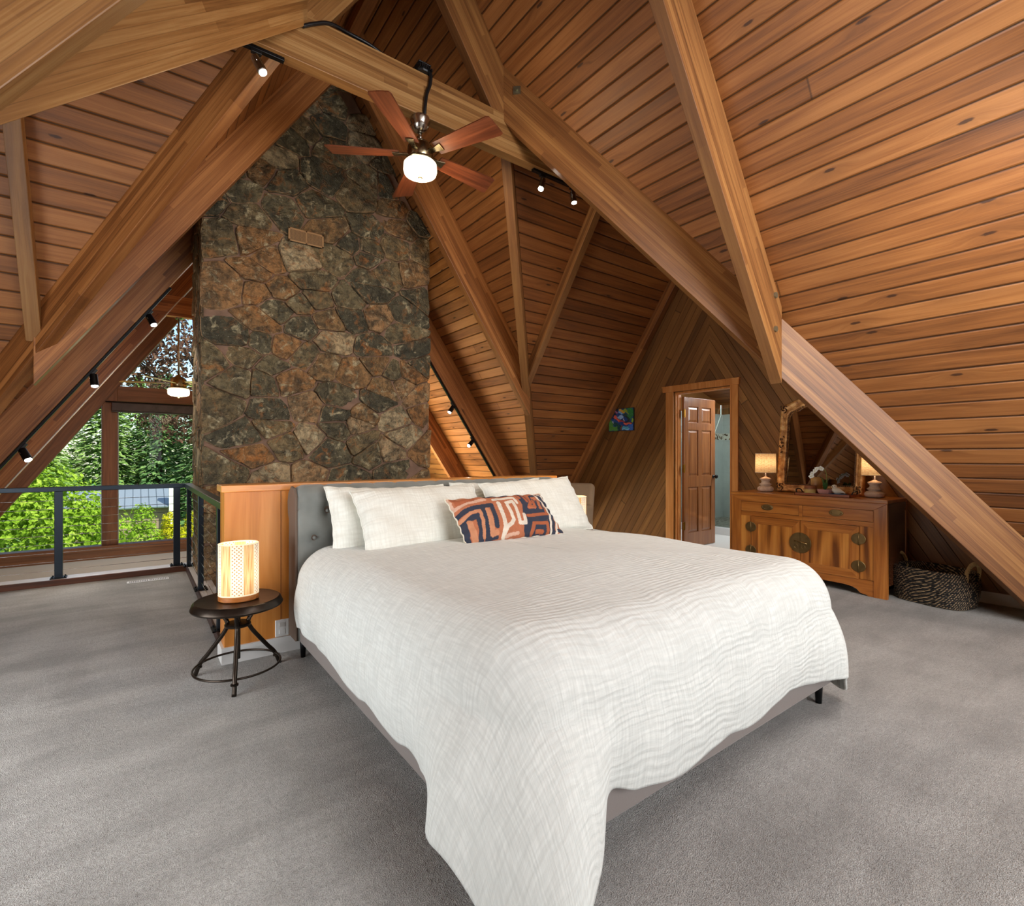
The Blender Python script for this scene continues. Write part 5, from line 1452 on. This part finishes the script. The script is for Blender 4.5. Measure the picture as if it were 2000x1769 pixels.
track('short black spotlight track with two heads under the tie beam beside the long beam', (2.80, YR, 3.741), (3.50, YR, 3.741), (.115, .48), ((-.35, -.1, -1), (.1, -.15, -1)), NICKEL)
track('single chrome spotlight on a short black track where two beams meet', (.50, YR, 3.741), (.76, YR, 3.741), (.10,), ((.45, -.25, -1),), NICKEL)
def rb(sx, X, off=.575): return zm(X) - off
Xa, Xb = .29, -1.35
track('long black spotlight track under the rafter above the railing, three lit heads', (Xa, 6.42, rb(-1, Xa) - .003), (Xb, 6.42, rb(-1, Xb) - .003), (.34, 1.13, 2.02), ((.45, -.45, -1), (.1, -.2, -1), (.5, -.5, -1)), BLACK, 1.15, .05)
Xa, Xb = 3.2, 4.9
track('black spotlight track under the far rafter beam above the headboard, two lit heads', (Xa, 6.45, rb(1, Xa) - .003), (Xb, 6.45, rb(1, Xb) - .003), (.96, 1.56), ((-.75, -.1, -1), (-.9, -.2, -.8)), BLACK, 1.1, .05)
# thin white cable along the second rafter
b = MB(); b.tube([(.72, 7.96 - .05, rb(-1, .72) + .006), (-1.7, 7.96 - .05, rb(-1, -1.7) + .006)], .007, 6)
tag(b.build('white_cable', WHITE, None, smooth=True), 'thin white cable running down the edge of a rafter beam', 'cable')

# ------------------------------------------------------------------ outdoors
def leafm(name, c0, c1, c2, tr=.35):
    t = NT(name); o = t.obj(); n = t.noise(o, 2.2, 4, .7); n2 = t.n('TexWhiteNoise', {'Vector': t.n('Mapping', {'Vector': o, 'Scale': (3, 3, 3)}).outputs[0]}, noise_dimensions='3D').outputs[0]
    nf = t.noise(o, 14.0, 2)
    f = t.math('ADD', t.math('MULTIPLY', n, .6), t.math('MULTIPLY', nf, .45))
    col = t.ramp(f, [(.35, c0), (.52, c1), (.68, c2)])
    d = t.n('BsdfDiffuse', {'Color': col}); tl = t.n('BsdfTranslucent', {'Color': col})
    mx = t.n('MixShader', {0: tr, 1: d.outputs[0], 2: tl.outputs[0]}); t.t.links.new(mx.outputs[0], t.out.inputs[0]); return t.m
LF = {'bright': leafm('leaf_bright', lin(84,116,30), lin(142,176,50), lin(204,220,98)), 'yellow': leafm('leaf_yellow', lin(150,150,20), lin(206,200,40), lin(236,220,80)),
      'conifer': leafm('leaf_conifer', lin(70,104,54), lin(128,160,84), lin(190,208,120), .2), 'conifer2': leafm('leaf_conifer_dark', lin(52,84,50), lin(98,132,78), lin(156,182,104), .2), 'purple': leafm('leaf_purple', lin(60,40,36), lin(110,78,64), lin(170,138,112), .3)}
BARK = simple('bark', lin(74,58,46), .9, var=.3)
GZ = -2.95
def blob_tree(name, label, cat, x, y, blobs, n, mat, lsz, trunk=None, group=None, seed=0):
    rg_ = random.Random(seed); r = thing(name, label, cat, (x, y, GZ), 0, group)
    b_ = MB(); vol = [bl[3]*bl[4]*bl[5] for bl in blobs]; tot = sum(v**.667 for v in vol)
    for bl, v in zip(blobs, vol):
        m = int(n * v**.667 / tot)
        for _ in range(m):
            a = rg_.uniform(0, 2*PI); cz = rg_.uniform(-1, 1); sr = math.sqrt(1-cz*cz); k = rg_.uniform(.62, 1.04)
            nrm = Vector((sr*math.cos(a), sr*math.sin(a), cz))
            p = Vector((bl[0] + bl[3]*k*nrm.x, bl[1] + bl[4]*k*nrm.y, bl[2] + bl[5]*k*nrm.z))
            d = (nrm + Vector((rg_.gauss(0,.6), rg_.gauss(0,.6), rg_.gauss(.3,.5)))).normalized()
            u_ = d.orthogonal().normalized(); u_ = Matrix.Rotation(rg_.uniform(0, 6.28), 3, d) @ u_; w_ = d.cross(u_); s_ = lsz*rg_.uniform(.6, 1.3)
            q = [b_.av(p + u_*s_), b_.av(p + w_*s_*.5 + d*s_*.15), b_.av(p - u_*s_*.8), b_.av(p - w_*s_*.5 + d*s_*.15)]
            b_.af(q)
    b_.build('foliage', mat, r)
    if trunk:
        b_ = MB()
        for pth, r0 in trunk: b_.tube(pth, [r0*(1-.7*k/(len(pth)-1)) for k in range(len(pth))], 8)
        b_.build('trunk', BARK, r, smooth=True)
    return r
def conifer(label, x, y, h_, w_, n, mat, seed, group='conifers beyond the garden'):
    rg_ = random.Random(seed); r = thing('conifer', label, 'conifer', (x, y, GZ), 0, group)
    b_ = MB()
    for k in range(n):
        f = rg_.random()**.75; z = h_*(.06 + .94*f); R_ = w_*(1-f)**.85*rg_.uniform(.35, 1.05) + .05; a = rg_.uniform(0, 2*PI)
        p = Vector((R_*math.cos(a), R_*math.sin(a), z - R_*.25)); out = Vector((math.cos(a), math.sin(a), -.35)).normalized(); s_ = rg_.uniform(.10, .26)*(1.15-f*.5)
        t_ = Vector((-math.sin(a), math.cos(a), rg_.uniform(-.4, .4))).normalized()
        b_.af([b_.av(p + out*s_*1.4), b_.av(p + t_*s_*.55), b_.av(p - out*s_), b_.av(p - t_*s_*.55)])
    b_.build('foliage', mat, r)
    b_ = MB(); b_.tube([(0, 0, 0), (0, 0, h_*.95)], [.28, .03], 8); b_.build('trunk', BARK, r)
    return r
g_ = MB(); g_.box((-60, 10.2, GZ - .1), (60, 120, GZ))
tag(g_.build('ground', simple('lawn', lin(96,150,60), .95, var=.15)), 'green lawn outside the window wall', 'lawn', kind='structure')
cl_ = ['tall dark conifer directly behind the metal roofed house', 'broad mid green conifer seen through the upper window pane', 'conifer rising between the timber post and the chimney',
       'slender conifer behind the bright maple', 'bushy conifer at the window edge by the rafters', 'dark conifer at the back of the garden', 'pale green conifer beside the post', 'far conifer closing the view behind the garden',
       'far dark conifer filling the gap behind the house', 'far conifer beyond the bright maple', 'lone conifer at the outer edge of the view', 'distant conifer near the chimney edge']
pos = [(1.2, 38, 9.4, 2.9), (-1.4, 38, 8.8, 2.9), (3.6, 36, 9.4, 3.0), (-4.2, 35, 7.2, 2.8), (-7.0, 38, 6.2, 3.0), (.2, 45, 10, 4.0), (-5.0, 29, 7.4, 2.2), (4.8, 45, 10, 4.0), (2.2, 50, 11, 4.5), (-4.5, 48, 9.0, 4.5), (-9.5, 45, 8, 4.5), (6.2, 36, 9.5, 3.2)]
for k, (x, y, h_, w_) in enumerate(pos):
    conifer(cl_[k], x, y, h_, w_, 5200 if k < 4 or k == 6 else 4200, LF['conifer' if k % 2 else 'conifer2'], 30 + k)
blob_tree('maple_tree', 'bright lime green maple filling the view behind the railing', 'tree', -2.2, 17.2, [(0, 0, 2.5, 1.6, 1.4, 1.6), (1.1, -.2, 1.8, 1.1, 1.1, 1.4), (-.9, .3, 3.1, 1.3, 1.2, 1.3), (.5, 0, .8, 1.5, 1.1, .9), (-1.6, 0, 1.2, 1.5, 1.2, 1.3), (1.5, -.2, .7, .7, .7, .7)], 17000, LF['bright'], .085, [([(0, 0, 0), (.1, 0, 1.2), (.5, 0, 2.6)], .12)], seed=2)
blob_tree('dark_leaf_tree', 'purple leaved tree reaching across the upper window against the sky', 'tree', 2.0, 17.5, [(0, 0, 6.4, 2.3, 1.5, 1.6), (-1.6, 0, 7.6, 1.3, 1.2, 1.2), (-.9, 0, 5.4, 1.2, 1.0, .9), (.9, 0, 4.8, 1.2, 1.2, 1.2), (-2.3, 0, 6.6, .8, .8, .6)], 6000, LF['purple'], .085,
          [([(1.2, .6, 0), (.9, .4, 3.0), (.2, 0, 5.2), (-.8, 0, 7.2)], .16), ([(.6, .2, 4.0), (-.7, 0, 5.6), (-2.0, 0, 6.9)], .07), ([(.3, 0, 5.0), (.8, .2, 6.6), (.9, 0, 8.0)], .07)], seed=3)
for k, (x, y, s_, mt, lb) in enumerate([(1.25, 26.5, 1.0, 'yellow', 'golden upright shrub in front of the metal roofed house'), (.25, 25.5, 1.25, 'bright', 'green and gold pointed shrub left of the pale wall'), (2.1, 27.5, .9, 'yellow', 'small yellow shrub nearest the chimney'), (-.9, 24.5, 1.0, 'bright', 'low green shrub at the edge of the lawn by the post')]):
    blob_tree('garden_shrub', lb, 'shrub', x, y, [(0, 0, .6*s_, .55*s_, .5*s_, .6*s_), (0, 0, 1.25*s_, .35*s_, .3*s_, .55*s_)], 1800, LF[mt], .07, None, 'shrubs by the lawn', seed=50 + k)
for k, (x, y) in enumerate([(-1.6, 23.2), (-.6, 23.4), (.4, 23.6), (1.3, 23.8), (2.2, 24.0), (3.0, 24.2)]):
    blob_tree('hedge_shrub', ['round lime hedge shrub behind the post', 'round lime hedge shrub just past the post', 'lime hedge shrub below the pointed shrub', 'lime hedge shrub below the pale wall', 'lime hedge shrub under the golden shrub', 'lime hedge shrub beside the chimney edge'][k], 'shrub', x, y, [(0, 0, .42, .72, .55, .5)], 1700, LF['bright' if k % 2 else 'yellow'], .06, None, 'hedge row along the lawn', seed=70 + k)
hs = thing('neighbour_house', 'pale neighbouring house with a grey ribbed metal roof beyond the hedge', 'house', (.2, 30.5, GZ))
t = NT('metal_roof'); x_ = t.sep(t.obj())[0]; rb_ = t.math('LESS_THAN', t.math('FRACT', t.math('MULTIPLY', x_, 3.2)), .12)
MRF = t.bsdf(t.mix(rb_, lin(150,158,166), lin(100,108,116)), .4, .3)
b = MB(); b.box((-2.4, -.2, 0), (1.45, 2.4, 1.75)); b.build('wall', simple('house_wall', lin(150,128,104), .8), hs)
b = MB(); b.poly([(-2.8, -.7, 1.7), (1.1, -.7, 1.7), (1.5, 1.2, 2.55), (-2.8, 1.2, 2.55)]); b.build('roof', MRF, hs, solid=.06)
b = MB(); b.box((1.12, -.75, 0), (1.50, -.45, 2.75)); b.build('corner_pillar', simple('house_white', lin(226,222,212), .7), hs)

# ------------------------------------------------------------------ lights, world, camera
def area(name, loc, tgt, sx, sy, e, col=(1, 1, 1)):
    ld = bpy.data.lights.new(name, 'AREA'); ld.shape = 'RECTANGLE'; ld.size = sx; ld.size_y = sy; ld.energy = e; ld.color = col
    o = bpy.data.objects.new(name, ld); C.objects.link(o); o.location = loc
    o.rotation_euler = (Vector(tgt) - Vector(loc)).to_track_quat('-Z', 'Y').to_euler(); o.visible_glossy = not name.startswith('stair'); return o
def point(name, loc, e, col, r_=.05):
    ld = bpy.data.lights.new(name, 'POINT'); ld.energy = e; ld.color = col; ld.shadow_soft_size = r_
    o = bpy.data.objects.new(name, ld); C.objects.link(o); o.location = loc; return o
area('window_fill', (2.2, -3.0, 2.1), (2.2, 4, 1.3), 3.6, 2.6, 235, (.97, .985, 1))  # added lamp behind the camera, in front of a windowless wall
area('loft_window', (-1.9, 2.2, .9), (2.0, 2.4, .8), 2.2, 1.3, 82, (.95, .98, 1))  # added low lamp on the left; the dormer wall there has no opening
area('room_fill', (2.4, .2, 3.6), (3.2, 2.0, 0), 1.6, 1.6, 40, (.98, .98, 1))
area('stair_daylight', (2.2, 8.9, .8), (2.8, 6.6, 2.2), 2.6, 1.6, 90, (1, .97, .88))  # added lamp inside the window wall, brightens the boards beyond the rafters
area('stair_daylight_side', (3.3, 8.3, .2), (4.3, 7.1, 1.9), 1.2, 1.0, 110, (1, .95, .80))  # extra lamp added close to the far right slope to brighten it
area('sideboard_fill', (2.9, .3, 2.3), (5.3, 2.2, .9), .8, .8, 16, (1, .93, .82))
area('bath_window', (7.0, 3.4, 2.35), (7.6, 4.4, 0), .8, .8, 42, (.97, .99, 1))  # lamp added inside the bathroom to brighten it, no window there
area('bath_floor_light', (6.2, 2.6, 1.9), (6.5, 4.0, .2), .6, .6, 12, (1, 1, 1))
area('stair_railing_daylight', (-.3, 8.9, 1.7), (-.4, 4.6, 0), 1.2, 1.4, 75, (.97, .99, 1))  # lamp added inside the glass to lighten the carpet by the railing
area('stair_lower_daylight', (.2, 7.8, -1.2), (0, 9.8, -.45), 1.6, .8, 14, (1, .98, .95))  # lamp added below the loft floor to lighten the lower window frames
point('fan_glow', (1.715, YR, 3.22), 26, (1, .74, .45), .09)
point('lamp_glow_stool', (.452, 3.10, .62), 2.2, (1, .66, .34), .05)
point('lamp_glow_far', (3.015, 3.13, .80), 1.5, (1, .66, .34), .05)
point('lamp_glow_door', (5.35, 2.685, HT + .30), 1.8, (1, .70, .40), .04)
point('lamp_glow_beam', (5.35, 1.70, HT + .30), 1.8, (1, .70, .40), .04)
point('fan_glow_far', (.46, 8.0, 1.93), 8, (1, .8, .5), .1)
sun = bpy.data.lights.new('sun', 'SUN'); sun.energy = 6.5; sun.angle = .01; sun.color = (1, .95, .85)
so = bpy.data.objects.new('sun', sun); C.objects.link(so); so.rotation_euler = Vector((-.45, .62, -.72)).to_track_quat('-Z', 'Y').to_euler(); so.location = (0, 0, 12)
w = bpy.data.worlds.new('World'); bpy.context.scene.world = w; w.use_nodes = True
nt = w.node_tree; bg = nt.nodes['Background']; sk = nt.nodes.new('ShaderNodeTexSky'); sk.sky_type = 'NISHITA'
sk.sun_disc = False; sk.sun_elevation = D(46); sk.sun_rotation = D(160); sk.air_density = 1.0; sk.dust_density = .6
nt.links.new(sk.outputs[0], bg.inputs[0]); bg.inputs[1].default_value = .26
cam = bpy.data.cameras.new('Camera'); co = bpy.data.objects.new('Camera', cam); C.objects.link(co)
co.location = (0, 0, 1.21); co.rotation_euler = (PI/2, 0, -D(36.7)); cam.sensor_width = 36; cam.sensor_fit = 'HORIZONTAL'
cam.lens = 987/2000*36; cam.shift_y = 6.5/2000; cam.clip_start = .05; cam.clip_end = 400
sc = bpy.context.scene; sc.camera = co
sc.view_settings.view_transform = 'Standard'; sc.view_settings.look = 'None'; sc.view_settings.exposure = 0.0; sc.view_settings.gamma = 1.0
sc.cycles.use_denoising = True; sc.cycles.use_adaptive_sampling = True; sc.cycles.adaptive_threshold = .1; sc.cycles.adaptive_min_samples = 16; sc.cycles.max_bounces = 6; sc.cycles.diffuse_bounces = 3; sc.cycles.glossy_bounces = 3; sc.cycles.transparent_max_bounces = 10; sc.cycles.transmission_bounces = 3
sc.cycles.sample_clamp_indirect = 6.0; sc.cycles.caustics_reflective = False; sc.cycles.caustics_refractive = False
for m_ in bpy.data.materials:
    m_.cycles.emission_sampling = 'NONE'
